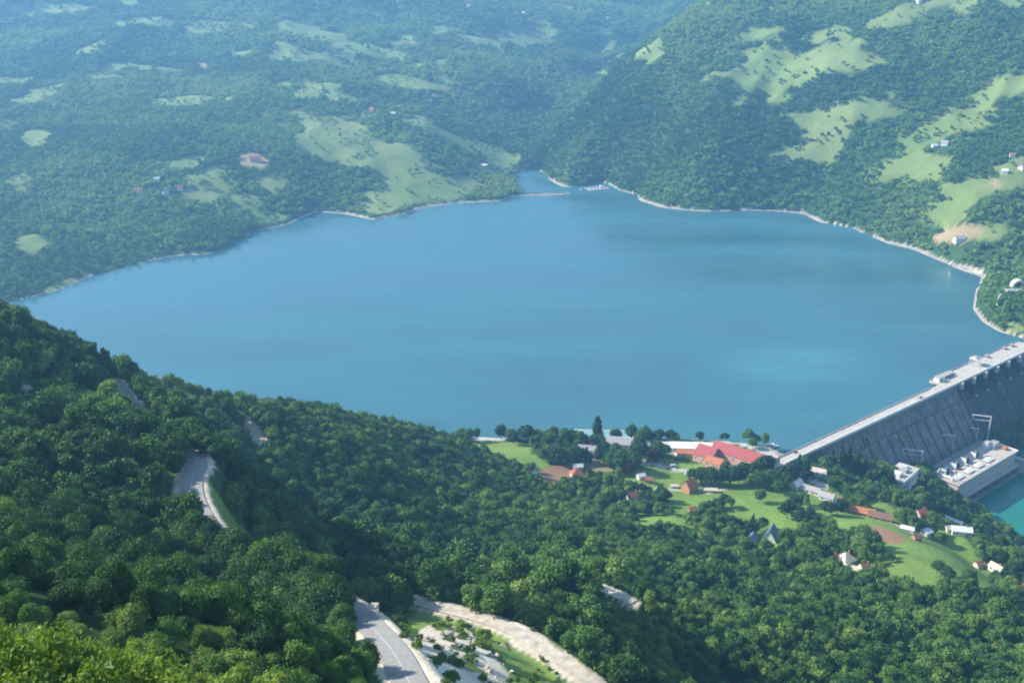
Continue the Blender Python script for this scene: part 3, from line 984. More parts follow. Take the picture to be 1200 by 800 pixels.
NEAR_C = [crown_mesh('crown_near', 100 + i, LEAF, rx=3.3 + 0.35 * (i % 3), h=7.2 + 0.7 * (i % 4), base=0.6, lobes=20 + 2 * (i % 4), n_leaf=4600, leaf=0.22, core=1) for i in range(6)]
NEAR_T = [trunk_mesh('trunk_near', 200 + i, 5.5, 0.2) for i in range(3)]
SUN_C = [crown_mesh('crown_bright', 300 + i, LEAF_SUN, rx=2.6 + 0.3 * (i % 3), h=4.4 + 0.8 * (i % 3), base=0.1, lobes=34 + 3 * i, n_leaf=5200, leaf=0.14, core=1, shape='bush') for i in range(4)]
SUN_T = [trunk_mesh('stem_bright', 320 + i, 3.0, 0.1, 6, 1.2) for i in range(2)]
MID = [crown_mesh('crown_mid', 400 + i, LEAF, rx=3.5 + 0.3 * (i % 3), h=8.6 + 0.9 * (i % 3), base=0.2, lobes=13 + i % 3, n_leaf=1000, leaf=0.42, core=1) for i in range(6)]
MID_DARK = [crown_mesh('crown_mid_dark', 450 + i, LEAF_DARK, rx=2.6, h=11.5, base=0.6, lobes=13, n_leaf=620, leaf=0.5, core=1, shape='cone') for i in range(2)]
FAR = [crown_mesh('crown_far', 500 + i, LEAF_FAR, rx=4.4, h=9.5, base=-0.6, lobes=7 + i % 2, n_leaf=70, leaf=1.2, core=1) for i in range(5)]


def far_clump(seed, n=4, span=7.5):
    """a handful of far crowns standing together"""
    r = np.random.default_rng(seed)
    V, Fc, nv = [], [], 0
    for k in range(n):
        me = FAR[k % len(FAR)]
        co = np.empty(len(me.vertices) * 3); me.vertices.foreach_get('co', co)
        co = co.reshape(-1, 3)
        a = r.uniform(0, 6.28)
        s = r.uniform(0.7, 1.15)
        ca, sa = math.cos(a), math.sin(a)
        o = np.array((math.cos(k * 6.28 / n + seed), math.sin(k * 6.28 / n + seed), 0)) * span * r.uniform(0.55, 1.0)
        V.append(np.stack([co[:, 0] * ca - co[:, 1] * sa, co[:, 0] * sa + co[:, 1] * ca, co[:, 2] * r.uniform(.85, 1.2)], 1) * s + o)
        Fc += [tuple(i + nv for i in p.vertices) for p in me.polygons]
        nv += len(co)
    me = bpy.data.meshes.new('far_clump')
    me.from_pydata(np.concatenate(V).tolist(), [], Fc)
    me.materials.append(LEAF_FAR)
    return me


CLUMP = [far_clump(i) for i in range(5)]


# ------------------------------------------------------------------ masses of trees nobody could count
def scatter(name, pts, scl, rot, idx, tint, protos, label, cat):
    me = bpy.data.meshes.new(name)
    me.vertices.add(len(pts))
    me.vertices.foreach_set('co', np.asarray(pts, np.float32).ravel())
    for nm, typ, dat, key in (('scl', 'FLOAT_VECTOR', scl, 'vector'), ('rot', 'FLOAT_VECTOR', rot, 'vector'), ('idx', 'INT', idx, 'value'), ('tint', 'FLOAT', tint, 'value')):
        a = me.attributes.new(nm, typ, 'POINT')
        a.data.foreach_set(key, np.asarray(dat, np.int32 if typ == 'INT' else np.float32).ravel())
    o = bpy.data.objects.new(name, me)
    COL.objects.link(o)
    ng = bpy.data.node_groups.new(name + '_nodes', 'GeometryNodeTree')
    ng.interface.new_socket('Geometry', in_out='INPUT', socket_type='NodeSocketGeometry')
    ng.interface.new_socket('Geometry', in_out='OUTPUT', socket_type='NodeSocketGeometry')
    N, L = ng.nodes, ng.links
    gi, go = N.new('NodeGroupInput'), N.new('NodeGroupOutput')
    ip = N.new('GeometryNodeInstanceOnPoints')
    jg = N.new('GeometryNodeJoinGeometry')
    for m in protos[::-1]:
        po = bpy.data.objects.new(m.name, m)
        oi = N.new('GeometryNodeObjectInfo')
        oi.inputs['Object'].default_value = po
        oi.inputs['As Instance'].default_value = False
        g2 = N.new('GeometryNodeGeometryToInstance')
        L.new(oi.outputs['Geometry'], g2.inputs[0])
        L.new(g2.outputs[0], jg.inputs[0])      # the newest link comes first

    def attr(nm, typ):
        n = N.new('GeometryNodeInputNamedAttribute')
        n.data_type = typ
        n.inputs['Name'].default_value = nm
        return n.outputs['Attribute']
    L.new(gi.outputs[0], ip.inputs['Points'])
    L.new(jg.outputs[0], ip.inputs['Instance'])
    ip.inputs['Pick Instance'].default_value = True
    L.new(attr('idx', 'INT'), ip.inputs['Instance Index'])
    er = N.new('FunctionNodeEulerToRotation')
    L.new(attr('rot', 'FLOAT_VECTOR'), er.inputs[0])
    L.new(er.outputs[0], ip.inputs['Rotation'])
    L.new(attr('scl', 'FLOAT_VECTOR'), ip.inputs['Scale'])
    L.new(ip.outputs[0], go.inputs[0])
    md = o.modifiers.new('scatter', 'NODES')
    md.node_group = ng
    return props(o, label, cat, kind='stuff')


def jitter_grid(y0, y1, step, half):
    """jittered points inside the widening view, with a margin for a step aside"""
    X, Y = [], []
    y = y0
    while y < y1:
        w = half * y + 60
        n = int(2 * w / step)
        X.append(np.linspace(-w, w, n) + rng.uniform(-.48, .48, n) * step)
        Y.append(np.full(n, y) + rng.uniform(-.48, .48, n) * step)
        y += step
    return np.concatenate(X), np.concatenate(Y)


def px_of(x, y, z):
    """where a point falls in a 1200 x 800 frame, and its distance"""
    dz = z - H
    f = y * CP - dz * SP
    u = y * SP + dz * CP
    return 600 + FPX * x / f, 400 - FPX * u / f, np.sqrt(x * x + y * y + dz * dz)


# near slopes
NX, NY = jitter_grid(48, 1080, 4.8, 0.60)
keep = (sample(CLEARF, NX, NY) < 0.3) & (sample(lake_d, NX, NY) > 2)
NX, NY = NX[keep], NY[keep]
NZ = sample(Z, NX, NY)
keep = ~((NY > 960) & (NX < 200)) & ((sample(VILF, NX, NY) < .5) | (fbm(NX, NY, 45, 2, 131) > 0.52))
NX, NY, NZ = NX[keep], NY[keep], NZ[keep]
npx, npy, nd = px_of(NX, NY, NZ + 4)
stand = fbm(NX, NY, 70, 3, 61)
big = 0.61 + 0.47 * smooth(130, 420, nd) + 0.5 * (stand - 0.5)
big = big * rng.uniform(0.72, 1.25, len(NX))
big = big * (1 + 0.38 * ((npx > 430) & (npx < 740) & (nd > 330) & (nd < 520)))      # the tall stand behind the gravel road
# thin the stand a little where crowns are large
keep = rng.random(len(NX)) < np.clip(1.40 - 0.66 * big, 0.32, 1)
NX, NY, NZ, npx, npy, nd, big, stand = (a[keep] for a in (NX, NY, NZ, npx, npy, nd, big, stand))
inview = (npx > -30) & (npx < 1230) & (npy > 300) & (npy < 880)
# never in front of the lens
keep = nd > 66
NX, NY, NZ, npx, npy, nd, big, stand, inview = (a[keep] for a in (NX, NY, NZ, npx, npy, nd, big, stand, inview))
# ------------------------------------------------------------------ the dam
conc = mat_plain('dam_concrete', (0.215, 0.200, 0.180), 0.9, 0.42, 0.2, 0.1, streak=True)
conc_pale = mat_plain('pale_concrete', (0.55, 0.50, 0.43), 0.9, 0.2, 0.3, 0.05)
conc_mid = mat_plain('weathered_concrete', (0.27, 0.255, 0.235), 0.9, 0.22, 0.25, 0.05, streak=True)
conc_bay_shade = mat_plain('bay_shade_concrete', (0.070, 0.070, 0.072), 0.8, 0.4, 0.25, streak=True)  # shade of the spillway bays painted in as darker concrete
conc_side = mat_plain('stained_concrete', (0.17, 0.15, 0.13), 0.9, 0.25, 0.3, streak=True)
steel_dark = mat_plain('dark_steel', (0.06, 0.065, 0.07), 0.5, 0.2, 1.0, metal=0.3)
steel_pale = mat_plain('pale_steel', (0.62, 0.62, 0.60), 0.5, 0.1, 1.0)
white_wall = mat_plain('white_render', (0.74, 0.73, 0.70), 0.85, 0.08, 0.8)
glass = mat_plain('window_glass', (0.03, 0.04, 0.05), 0.12, 0.1, 1.0)
red_roof = mat_plain('red_sheet_roof', (0.43, 0.105, 0.10), 0.6, 0.12, 0.4)
tile_roof = mat_plain('clay_tile_roof', (0.42, 0.15, 0.085), 0.85, 0.22, 1.2)
orange_roof = mat_plain('orange_tile_roof', (0.52, 0.20, 0.09), 0.85, 0.2, 1.2)
brown_roof = mat_plain('brown_tile_roof', (0.24, 0.14, 0.10), 0.85, 0.2, 1.2)
grey_roof = mat_plain('grey_roof', (0.40, 0.39, 0.38), 0.8, 0.14, 1.0)
blue_roof = mat_plain('slate_blue_roof', (0.17, 0.22, 0.28), 0.6, 0.12, 1.0)
pink_wall = mat_plain('pink_render', (0.62, 0.40, 0.33), 0.85, 0.1, 0.8)
cream_wall = mat_plain('cream_render', (0.62, 0.56, 0.45), 0.85, 0.1, 0.8)
orange_wall = mat_plain('orange_brick', (0.50, 0.24, 0.14), 0.9, 0.18, 1.0)
wood = mat_plain('weathered_wood', (0.22, 0.16, 0.11), 0.9, 0.25, 1.5)
tyre = mat_plain('tyre_rubber', (0.02, 0.02, 0.02), 0.9, 0.1, 3)

DAM_ANG = math.atan2(DE[1], DE[0])


def cam_a(px, py, z=4.0):
    """distance along the crest of a point of level z seen at a pixel"""
    p = at_z(px, py, z)
    return dam_ab(p[0], p[1])


dam = empty('concrete_dam', (D0[0], D0[1], 0), 'long grey concrete gravity dam with pale crest road and spillway bays', 'dam', rz=DAM_ANG)
# local frame: x along crest, y = upstream (+) because z is up, so downstream is -y
A0 = cam_a(1124, 448)[0]          # first spillway bay
A1 = cam_a(1189, 416)[0]
NB = 5
BW = (A1 - A0) / NB
SL = 0.72                         # batter of the downstream face


def dprof(top, bottom=-84.0, y0=3.0):
    """solid section: upstream face plumb, downstream face battered"""
    return [(y0, top), (-6.0, top), (-6.0, -3.0), (-6.0 + SL * (bottom + 3.0), bottom), (y0, bottom)]


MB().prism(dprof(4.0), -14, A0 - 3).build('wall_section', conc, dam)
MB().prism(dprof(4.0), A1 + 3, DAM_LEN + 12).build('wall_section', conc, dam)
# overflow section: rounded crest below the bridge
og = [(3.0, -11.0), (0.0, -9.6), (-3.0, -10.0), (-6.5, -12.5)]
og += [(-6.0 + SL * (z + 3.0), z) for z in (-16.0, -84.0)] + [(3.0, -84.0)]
MB().prism(og, A0 - 3, A1 + 3).build('spillway_face', conc_bay_shade, dam)
# buttress panels proud of the face, leaving dark joints and pockets between them
nrm = Vector((0, -1, SL)).normalized()


def face_pt(a, z, out=0.0):
    y = -6.0 + SL * (z + 3.0)
    return Vector((a, y, z)) + nrm * out


def face_slab(mb, a0, a1, z0, z1, t):
    mb.hull([face_pt(a, z, o) for a in (a0, a1) for z in (z0, z1) for o in (-0.3, t)])


mb = MB()
a = 6.0
while a < A0 - 8:
    w = min(13.6, A0 - 6 - a)
    face_slab(mb, a, a + w, -84, -13, 2.4)
    face_slab(mb, a - 0.7, a + w + 0.7, -11.96, -4.2, 0.7)
    a += w + 2.6
mb.build('buttress', conc, dam)
mb = MB()
a = A1 + 8
while a < DAM_LEN - 10:
    face_slab(mb, a, a + 13.6, -84, -12, 1.8)
    a += 16
mb.build('buttress', conc, dam)
# crest road, kerbs and parapets
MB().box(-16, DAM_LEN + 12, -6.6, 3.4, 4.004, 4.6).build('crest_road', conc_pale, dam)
MB().box(-16, DAM_LEN + 12, -7.3, -6.6, 3.3, 5.9).build('parapet', white_wall, dam)
MB().box(-16, A0 - 40, 3.4, 3.8, 3.3, 5.6).build('parapet', conc_pale, dam)
mb = MB()
mb.box(-10, DAM_LEN, -0.9, -0.72, 4.604, 4.612)
mb.build('lane_line', white_paint, dam)
# stair flights down the face near the left bank
for da in (0.0, 5.2):
    mb = MB()
    a_ = cam_a(1003, 500)[0] + da
    face_slab(mb, a_, a_ + 1.5, -84, -6, 2.5)
    mb.build('stair', conc_side, dam)
# piers, gates and bridge beams of the spillway
for k in range(NB + 1):
    a_ = A0 + BW * k
    mb = MB()
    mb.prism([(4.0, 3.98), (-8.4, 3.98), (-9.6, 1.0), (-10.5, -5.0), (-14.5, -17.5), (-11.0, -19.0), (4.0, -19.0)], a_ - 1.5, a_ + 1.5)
    pr = mb.build('pier', conc_bay_shade, dam)
    MB().box(a_ - 1.7, a_ + 1.7, -10.8, -7.35, -2.2, 4.6).build('pier_cap', conc_pale, pr)
    MB().box(a_ - 1.2, a_ + 1.2, -15.4, -12.8, -16.2, -13.6).build('pier_nose', conc_pale, pr)
    mb = MB()
    face_slab(mb, a_ - 0.5, a_ + 0.5, -60, -18, 1.0)
    mb.build('flow_divider', conc, dam)
for k in range(NB):
    a_ = A0 + BW * k
    mb = MB()
    mb.box(a_ + 1.5, a_ + BW - 1.5, 0.6, 1.2, -10.2, 1.0)
    for q in range(4):
        mb.box(a_ + 1.5, a_ + BW - 1.5, 0.25, 0.598, -9.0 + q * 2.4, -8.6 + q * 2.4)
    mb.build('gate', steel_dark, dam)
for a_, w in ((A0 - 4.6, 2.6), (A1 + 2.0, 2.6)):
    mb = MB()
    face_slab(mb, a_, a_ + w, -80, -6, 4.5)
    mb.build('training_wall', conc_side, dam)
# broad working deck on the lake side, above the intakes
aL = cam_a(1097, 449)[0]
MB().box(aL, A1 + 46, 3.42, 15.5, 2.6, 4.58).build('intake_deck', conc_pale, dam)
mb = MB()
k = aL + 4
while k < A1 + 44:
    mb.box(k, k + 2.4, 4.0, 15.0, -18, 2.598)
    k += 14
mb.build('intake_pier', conc_mid, dam)
mb = MB()
mb.box(aL, A1 + 46, 15.2, 15.5, 4.582, 5.7)
mb.build('parapet', conc_pale, dam)
# crest equipment: each piece lifted off on its own
def crest(a, b_up, z=4.6):
    p = D0 + DE * a - DN * b_up
    return (p[0], p[1], z)


t = empty('gate_house', crest(aL + 7, 9.5), 'small white gatehouse at the left end of the dam deck', 'gatehouse', rz=DAM_ANG)
MB().box(-4, 4, -3, 3, 0, 4.2).build('wall', white_wall, t)
MB().box(-4.4, 4.4, -3.4, 3.4, 4.202, 4.7).build('roof', grey_roof, t)
for s in (-2.2, 0, 2.2):
    MB().box(s - .7, s + .7, -3.05, -2.99, 1.2, 3.0).build('window', glass, t)
t = empty('hoist_house', crest(aL + 24, 10.5), 'low grey roofed hoist house on the dam deck beside the white gatehouse', 'hoist house', rz=DAM_ANG)
MB().box(-8, 8, -3, 3, 0, 3.0).build('wall', conc_mid, t)
MB().box(-8.4, 8.4, -3.4, 3.4, 3.002, 3.5).build('roof', grey_roof, t)
MB().box(-1.2, 1.2, -3.06, -2.99, 0.1, 2.4).build('door', steel_dark, t)
t = empty('gantry_crane', crest(A0 + 2.4 * BW, 9.0), 'steel gantry crane standing over the spillway deck of the dam', 'crane', rz=DAM_ANG)
for sx in (-4, 4):
    for sy in (-4, 4):
        MB().bar((sx, sy, 0), (sx * .85, sy * .8, 7), 0.35, 4).build('leg', steel_pale, t)
MB().box(-5, 5, -4.4, 4.4, 7.0, 8.0).build('bridge', steel_pale, t)
MB().box(-2, 2, -2, 2, 8.002, 9.8).build('hoist', mat_plain('hoist_paint', (0.55, 0.45, 0.25), 0.6), t)
HB = [(A0 + 0.6 * BW, 12), (A0 + 3.7 * BW, 11.5), (A1 + 8, 12), (A1 + 24, 11)]
HL = ['small grey hoist box on the dam deck above the first spillway bay', 'small grey hoist box on the dam deck past the gantry crane', 'small grey hoist box past the last spillway bay', 'small grey hoist box farthest out on the dam deck']
for (a_, b_), lb in zip(HB, HL):
    t = empty('hoist_box', crest(a_, b_), lb, 'hoist box', 'hoist boxes on the dam deck', rz=DAM_ANG)
    MB().box(-2.2, 2.2, -1.6, 1.6, 0, 2.4).build('housing', conc_mid, t)
    MB().box(-2.4, 2.4, -1.8, 1.8, 2.402, 2.7).build('lid', grey_roof, t)

# ------------------------------------------------------------------ the powerhouse at the foot of the dam
ZR = -42.0
pa0, pb0 = cam_a(1121, 568, ZR)
pa1, pb1 = cam_a(1193, 530, ZR)
PB = (pb0 + pb1) / 2
pc = D0 + DE * pa0 + DN * PB
PH = empty('powerhouse', (pc[0], pc[1], ZR), 'long flat roofed concrete powerhouse at the foot of the dam', 'powerhouse', rz=DAM_ANG)
PLn, PDp = pa1 - pa0, 27.0
mb = MB()
mb.box(0, PLn, 0, PDp, -34, 0)
mb.build('wall', mat_plain('powerhouse_wall', (0.50, 0.43, 0.38), 0.9, 0.14, 0.3, streak=True), PH)
MB().box(-1.2, PLn + 1.2, -1.0, PDp + 1, 0.004, 0.9).build('roof', mat_plain('roof_gravel', (0.54, 0.47, 0.39), 0.95, 0.22, 0.25), PH)
mb = MB()
mb.box(-1.2, PLn + 1.2, -1.3, -1.0, 0.2, 1.9)
mb.box(PLn + 1.2, PLn + 1.5, -1.3, PDp + 1, 0.2, 1.9)
mb.build('roof_edge', white_wall, PH)
MB().box(-26, PLn + 1, PDp + 1.004, PDp + 10, -6, -0.6).build('rear_deck', conc_mid, PH)
mb = MB()                                               # draft tube gallery: dark recess under a ledge
mb.box(0, PLn, -5.5, -0.004, -34, -21)
mb.build('outlet_base', conc_mid, PH)
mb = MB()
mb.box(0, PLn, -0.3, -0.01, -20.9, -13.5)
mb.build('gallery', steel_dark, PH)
for k in range(9):
    x = 2 + k * (PLn - 4) / 8
    MB().box(x - 0.7, x + 0.7, -5.0, -0.31, -20.996, -13.2).build('outlet_pier', conc_mid, PH)
MB().box(0, PLn, -5.4, -0.01, -13.19, -12.2).build('ledge', conc_pale, PH)


def on_roof(x, y, name, label, cat, group=None, z=0.9):
    p = pc + DE * x - DN * y
    return empty(name, (p[0], p[1], ZR + z), label, cat, group, rz=DAM_ANG)


ord_ = ['nearest the white hoops', 'second from the white hoops', 'third from the white hoops', 'nearest the stair tower']
for k in range(4):
    t = on_roof(12 + k * 18.5, 20, 'transformer', 'dark transformer beside a white wall on the powerhouse roof, ' + ord_[k], 'transformer', 'transformers along the back of the powerhouse roof')
    MB().box(-3, 3, -2, 2, 0.3, 4.2).build('tank', steel_dark, t)
    MB().box(-4.6, -3.9, -3, 3.4, 0, 5.6).build('fire_wall', white_wall, t)
    for s in (-2, -0.7, 0.7, 2):
        MB().bar((s, 0, 4.2), (s, 0, 5.6), 0.22, 6).build('bushing', steel_pale, t)
    mb = MB()
    for s in range(6):
        mb.box(-2.6 + s, -2.3 + s, -3.0, -2.002, 0.6, 3.8)
    mb.build('radiator', steel_dark, t)
for k in range(7):
    t = on_roof(8 + k * 11.5 + (k % 3), 13.5 + (k % 2) * 2.0, 'roof_vent', 'one of the small pale vents along the middle of the powerhouse roof', 'vent', 'vents along the middle of the powerhouse roof')
    MB().box(-1.1, 1.1, -0.8, 0.8, 0, 1.3).build('housing', conc_mid, t)
    MB().box(-1.4, 1.4, -1.1, 1.1, 1.304, 1.6).build('cap', steel_pale, t)
ord_ = ['nearest the white hoops', 'second from the white hoops', 'third from the white hoops', 'farthest from the white hoops']
for k in range(4):
    t = on_roof(14 + k * 18.5, 7.5, 'skylight', 'low white rooflight along the front of the powerhouse roof, ' + ord_[k], 'rooflight', 'rooflights on the powerhouse roof')
    MB().box(-5.2, 5.2, -3, 3, 0, 1.1).build('kerb', conc_mid, t)
    MB().hull([(-5.4, -3.2, 1.102), (5.4, -3.2, 1.102), (5.4, 3.2, 1.102), (-5.4, 3.2, 1.102), (-4.8, 0, 2.0), (4.8, 0, 2.0)]).build('panel', white_wall, t)
t = on_roof(PLn - 8, 20, 'stair_tower', 'pale stair tower with a small cabin at the far end of the powerhouse roof', 'stair tower')
MB().box(-5, 5, -3.5, 3.5, 0, 4.5).build('wall', white_wall, t)
MB().box(-5.3, 5.3, -3.8, 3.8, 4.502, 5.0).build('roof', grey_roof, t)
MB().box(-1, 1, -3.56, -3.49, 0.1, 2.6).build('door', steel_dark, t)
t = on_roof(PLn - 16, 23, 'roof_cabin', 'white cabin beside the stair tower on the powerhouse roof', 'cabin')
MB().box(-3.4, 3.4, -2.5, 2.5, 0, 6.0).build('wall', white_wall, t)
MB().box(-3.7, 3.7, -2.8, 2.8, 6.002, 6.5).build('roof', conc_pale, t)
t = on_roof(PLn - 5, 9, 'equipment_box', 'orange equipment box at the far end of the powerhouse roof', 'equipment box')
MB().box(-2.8, 2.8, -1.8, 1.8, 0, 2.2).build('housing', orange_roof, t)
MB().box(-3, 3, -2, 2, 2.202, 2.5).build('lid', orange_roof, t)
# two white hoops joined by a beam: the gate hoist at the near end of the roof
for nm, x, y, lb in (('hoist_hoop', 3.0, 6.0, 'round white steel hoop at the front near corner of the powerhouse roof'), ('hoist_hoop', 3.0, 21.0, 'round white steel hoop at the back near corner of the powerhouse roof')):
    t = on_roof(x, y, nm, lb, 'hoop', 'white hoops on the powerhouse roof')
    pts = [(math.cos(q) * 3.4, 0.0, 3.5 + math.sin(q) * 3.4) for q in [i * 2 * math.pi / 20 for i in range(21)]]
    MB().tube(pts, 0.5, 6).build('ring', white_wall, t)
    MB().box(-2, 2, -0.9, 0.9, 0, 0.5).build('foot', conc_pale, t)
t = on_roof(3.0, 13.5, 'hoist_beam', 'white beam between the two hoops on the powerhouse roof', 'beam')
MB().box(-0.9, 0.9, -5.6, 5.6, 1.4, 2.8).build('beam', white_wall, t)
for s in (-5, 5):
    MB().box(-1.1, 1.1, s - .5, s + .5, 0, 1.396).build('leg', white_wall, t)

# line portals behind the powerhouse
def portal(px, py, zb, h, span, label, double=True):
    a_, b_ = cam_a(px, py, zb)
    p = D0 + DE * a_ + DN * b_
    t = empty('line_portal', (p[0], p[1], zb), label, 'line portal', 'steel line portals behind the powerhouse', rz=math.radians(-18))
    MB().bar((0, 0, 0), (0, 0, h), 0.42, 6).build('post', steel_pale, t)
    MB().bar((0.0, 1.6, 0), (0, 1.6, h), 0.3, 6).build('post', steel_pale, t)
    mb = MB()
    mb.tube([(0.6, 0, h), (-span, 0, h)], 0.38, 5)
    mb.tube([(0.6, 1.6, h), (-span, 1.6, h)], 0.3, 5)
    if double:
        mb.tube([(0, 0, h - 4.6), (-span, 0, h - 4.6)], 0.38, 5)
        mb.tube([(-span, 0, h), (-span, 0, h - 4.6)], 0.35, 5)
    for s in range(5):
        mb.bar((-span * s / 4, 0, h), (-span * s / 4, 1.6, h), 0.2, 4)
    mb.build('crossarm', steel_pale, t)


portal(1078, 550, -41, 19, 17, 'pale steel line portal with two crossarms at the near end of the powerhouse')
portal(1116, 527, -41, 15, 11, 'single arm steel line portal second from the near end of the powerhouse', False)
portal(1144, 515, -41, 12, 7, 'shortest steel line portal against the dam face', False)
portal(1157, 515, -41, 25, 17, 'tallest steel line portal with a closed rectangular frame')
# service building at the near end
p = hit(1057, 575)
t = empty('service_building', (p[0], p[1], p[2] - 3.5), 'white flat roofed service building among the trees beside the powerhouse', 'service building', rz=DAM_ANG + 0.15)
SBL = 36
MB().box(0, SBL, 0, 18, -30, 11).build('wall', white_wall, t)
MB().box(-.4, SBL + .4, -.4, 18.4, 11.004, 11.6).build('roof', conc_pale, t)
for k in range(6):
    MB().box(3 + k * 6, 5.6 + k * 6, -0.06, -0.005, 4.5, 7.0).build('window', glass, t)
MB().box(6, 13, 6, 13, 11.602, 15).build('roof_cabin', white_wall, t)
MB().box(18, 24, 5, 11, 11.602, 14.4).build('roof_cabin', grey_roof, t)
MB().box(26, 31, 8, 14, 11.602, 14).build('roof_cabin', steel_pale, t)
# training wall between the tailrace and the spillway basin
p = D0 + DE * (pa1 + 6) + DN * (PB - 24)
t = empty('basin_wall', (p[0], p[1], TW), 'buff concrete wall dividing the powerhouse tailrace from the spillway basin', 'wall', rz=DAM_ANG)
MB().box(0, 3.5, -42, 22, -6, 13).build('wall', cream_wall, t)
MB().box(-0.4, 3.9, -42.3, 22.3, 13.004, 13.8).build('coping', conc_pale, t)
# ------------------------------------------------------------------ houses
FOOT = [(*[float(c) for c in hit(1057, 575)[:2]], 8.0), (*[float(c) for c in hit(1074, 570)[:2]], 10.0)]     # ground kept free of trees
def house(px, py, w, d, h, roof, wall, label, rz=0.0, name='house', cat='house', group=None, pitch=0.75, hip=False, wins=2, chimney=True, door=True, flat=False, lift=0.0):
    """w along the ridge, d across it, h to the eaves; stands where that line of sight meets the land"""
    x, y, z = hit(px, py)
    FOOT.append((x, y, max(w, d) * 0.55))
    t = empty(name, (x, y, z + lift), label, cat, group, rz=R(rz))
    hw, hd = w / 2, d / 2
    base = -3.0
    rh = hd * pitch
    mb = MB()
    if flat or hip:
        mb.box(-hw, hw, -hd, hd, base, h)
    else:
        mb.prism([(-hd, base), (hd, base), (hd, h), (0, h + rh), (-hd, h)], -hw, hw)
    mb.build('wall', wall, t)
    mb = MB()
    e = 0.5
    if flat:
        mb.box(-hw - e, hw + e, -hd - e, hd + e, h + 0.004, h + 0.5)
    elif hip:
        k = min(hd, hw) * 0.98
        mb.hull([(-hw - e, -hd - e, h), (hw + e, -hd - e, h), (hw + e, hd + e, h), (-hw - e, hd + e, h),
                 (-hw - e, -hd - e, h + .2), (hw + e, -hd - e, h + .2), (hw + e, hd + e, h + .2), (-hw - e, hd + e, h + .2), (-(hw - k), 0, h + .2 + rh), (hw - k + 0.01, 0, h + .2 + rh)])
    else:
        s = 0.22
        for sg in (-1, 1):
            ov = e * pitch
            mb.hull([(xx, sg * (hd + e), h - ov + o) for xx in (-hw - e, hw + e) for o in (0.03, s)] + [(xx, 0.0, h + rh + o) for xx in (-hw - e, hw + e) for o in (0.03, s)])
    rf = mb.build('roof', roof, t)
    if chimney:
        MB().box(hw * 0.4, hw * 0.4 + 0.8, -0.4, 0.4, h + rh * 0.6, h + rh + 1.3).build('chimney', orange_wall, rf)
    for sg in (-1, 1):
        for k in range(wins):
            cx = -hw + w * (k + 0.5) / wins
            if door and sg < 0 and k == wins // 2:
                MB().box(cx - .5, cx + .5, -hd - 0.06, -hd - 0.005, 0.1, 2.2).build('door', wood, t)
            MB().box(cx - .6 + (1.5 if door and sg < 0 and k == wins // 2 else 0), cx + .6 + (1.5 if door and sg < 0 and k == wins // 2 else 0), sg * (hd + 0.03) - .03, sg * (hd + 0.03) + .03, h * .45, h * .45 + 1.3).build('window', glass, t)
    return t


GV = 'houses of the lakeside village'
GF = 'far houses scattered over the wooded hills'
# --- the big red roofed block by the dam
house(872, 541, 56, 19, 7.5, red_roof, pink_wall, 'long building with a bright red sheet roof beside the dam approach', -38, 'red_roofed_hall', 'building', pitch=0.5, wins=9, chimney=False)
house(829, 537, 17, 22, 6.5, red_roof, pink_wall, 'pink walled wing with a smaller red roof left of the long red roof', -38, 'pink_house', 'building', pitch=0.5, wins=3, chimney=False)
house(838, 546, 14, 13, 5.5, orange_roof, pink_wall, 'low pink annexe in front of the two red roofs', -38, 'annexe', 'building', pitch=0.4, wins=3, chimney=False)
house(808, 533, 22, 8, 3.2, orange_roof, pink_wall, 'narrow salmon roofed shed left of the red roofed buildings', -8, 'shed', 'shed', pitch=0.5, chimney=False)
# --- long white flat roofed block on the shore
house(803, 526, 52, 13, 3.5, white_wall, white_wall, 'long low white roofed hall on the lake shore', -4, 'white_hall', 'building', flat=True, wins=8, chimney=False)
house(728, 524, 26, 15, 6.5, grey_roof, cream_wall, 'cream building with a broad grey roof behind the shore trees', -12, 'lake_house', 'building', pitch=0.5, wins=4, chimney=False)
house(752, 523, 14, 10, 4.0, grey_roof, white_wall, 'small white building right of the broad grey roof', -10, 'white_house', 'building', pitch=0.5)
house(688, 530, 15, 9, 4.5, grey_roof, white_wall, 'white house half hidden by trees below the pale blue pool', -10, 'white_house', 'house', GV, pitch=0.6)
house(702, 533, 9, 8, 4.0, grey_roof, cream_wall, 'little cream house beside the two dark cypresses', -10, 'cream_house', 'house', GV, pitch=0.6)
# --- village houses, left to right
house(676, 559, 10, 9, 3.4, tile_roof, white_wall, 'small house with a steep red tent-shaped roof by the brown field', 10, 'hip_house', 'house', GV, pitch=1.1, hip=True)
house(677, 549, 8, 6, 3.0, steel_pale, white_wall, 'white roofed outbuilding just behind the red tent-shaped roof', 5, 'outbuilding', 'shed', pitch=0.6, chimney=False)
house(626, 557, 4, 3, 2.6, white_wall, white_wall, 'tiny white hut at the left edge of the brown field', 0, 'hut', 'hut', pitch=0.5, chimney=False, wins=1)
house(751, 561, 6, 5, 3.6, white_wall, white_wall, 'little white roofed hut at the edge of the green meadow', 20, 'hut', 'hut', pitch=0.7, chimney=False, wins=1)
house(761, 565, 7, 5, 3.2, brown_roof, orange_wall, 'small brown roofed cabin right of the little white hut', -15, 'cabin', 'cabin', pitch=0.8, chimney=False, wins=1)
house(742, 586, 8, 7, 4.6, tile_roof, white_wall, 'small white house with a pink tiled roof deep among the trees', 25, 'white_house', 'house', GV, pitch=0.8)
house(808, 576, 10, 9, 6.5, orange_roof, orange_wall, 'tall orange house with a steep roof standing alone by a lane', 35, 'orange_house', 'house', GV, pitch=1.1)
house(790, 571, 6, 3, 2.0, cream_wall, cream_wall, 'low cream shed left of the tall orange house', 0, 'shed', 'shed', pitch=0.4, chimney=False, wins=1)
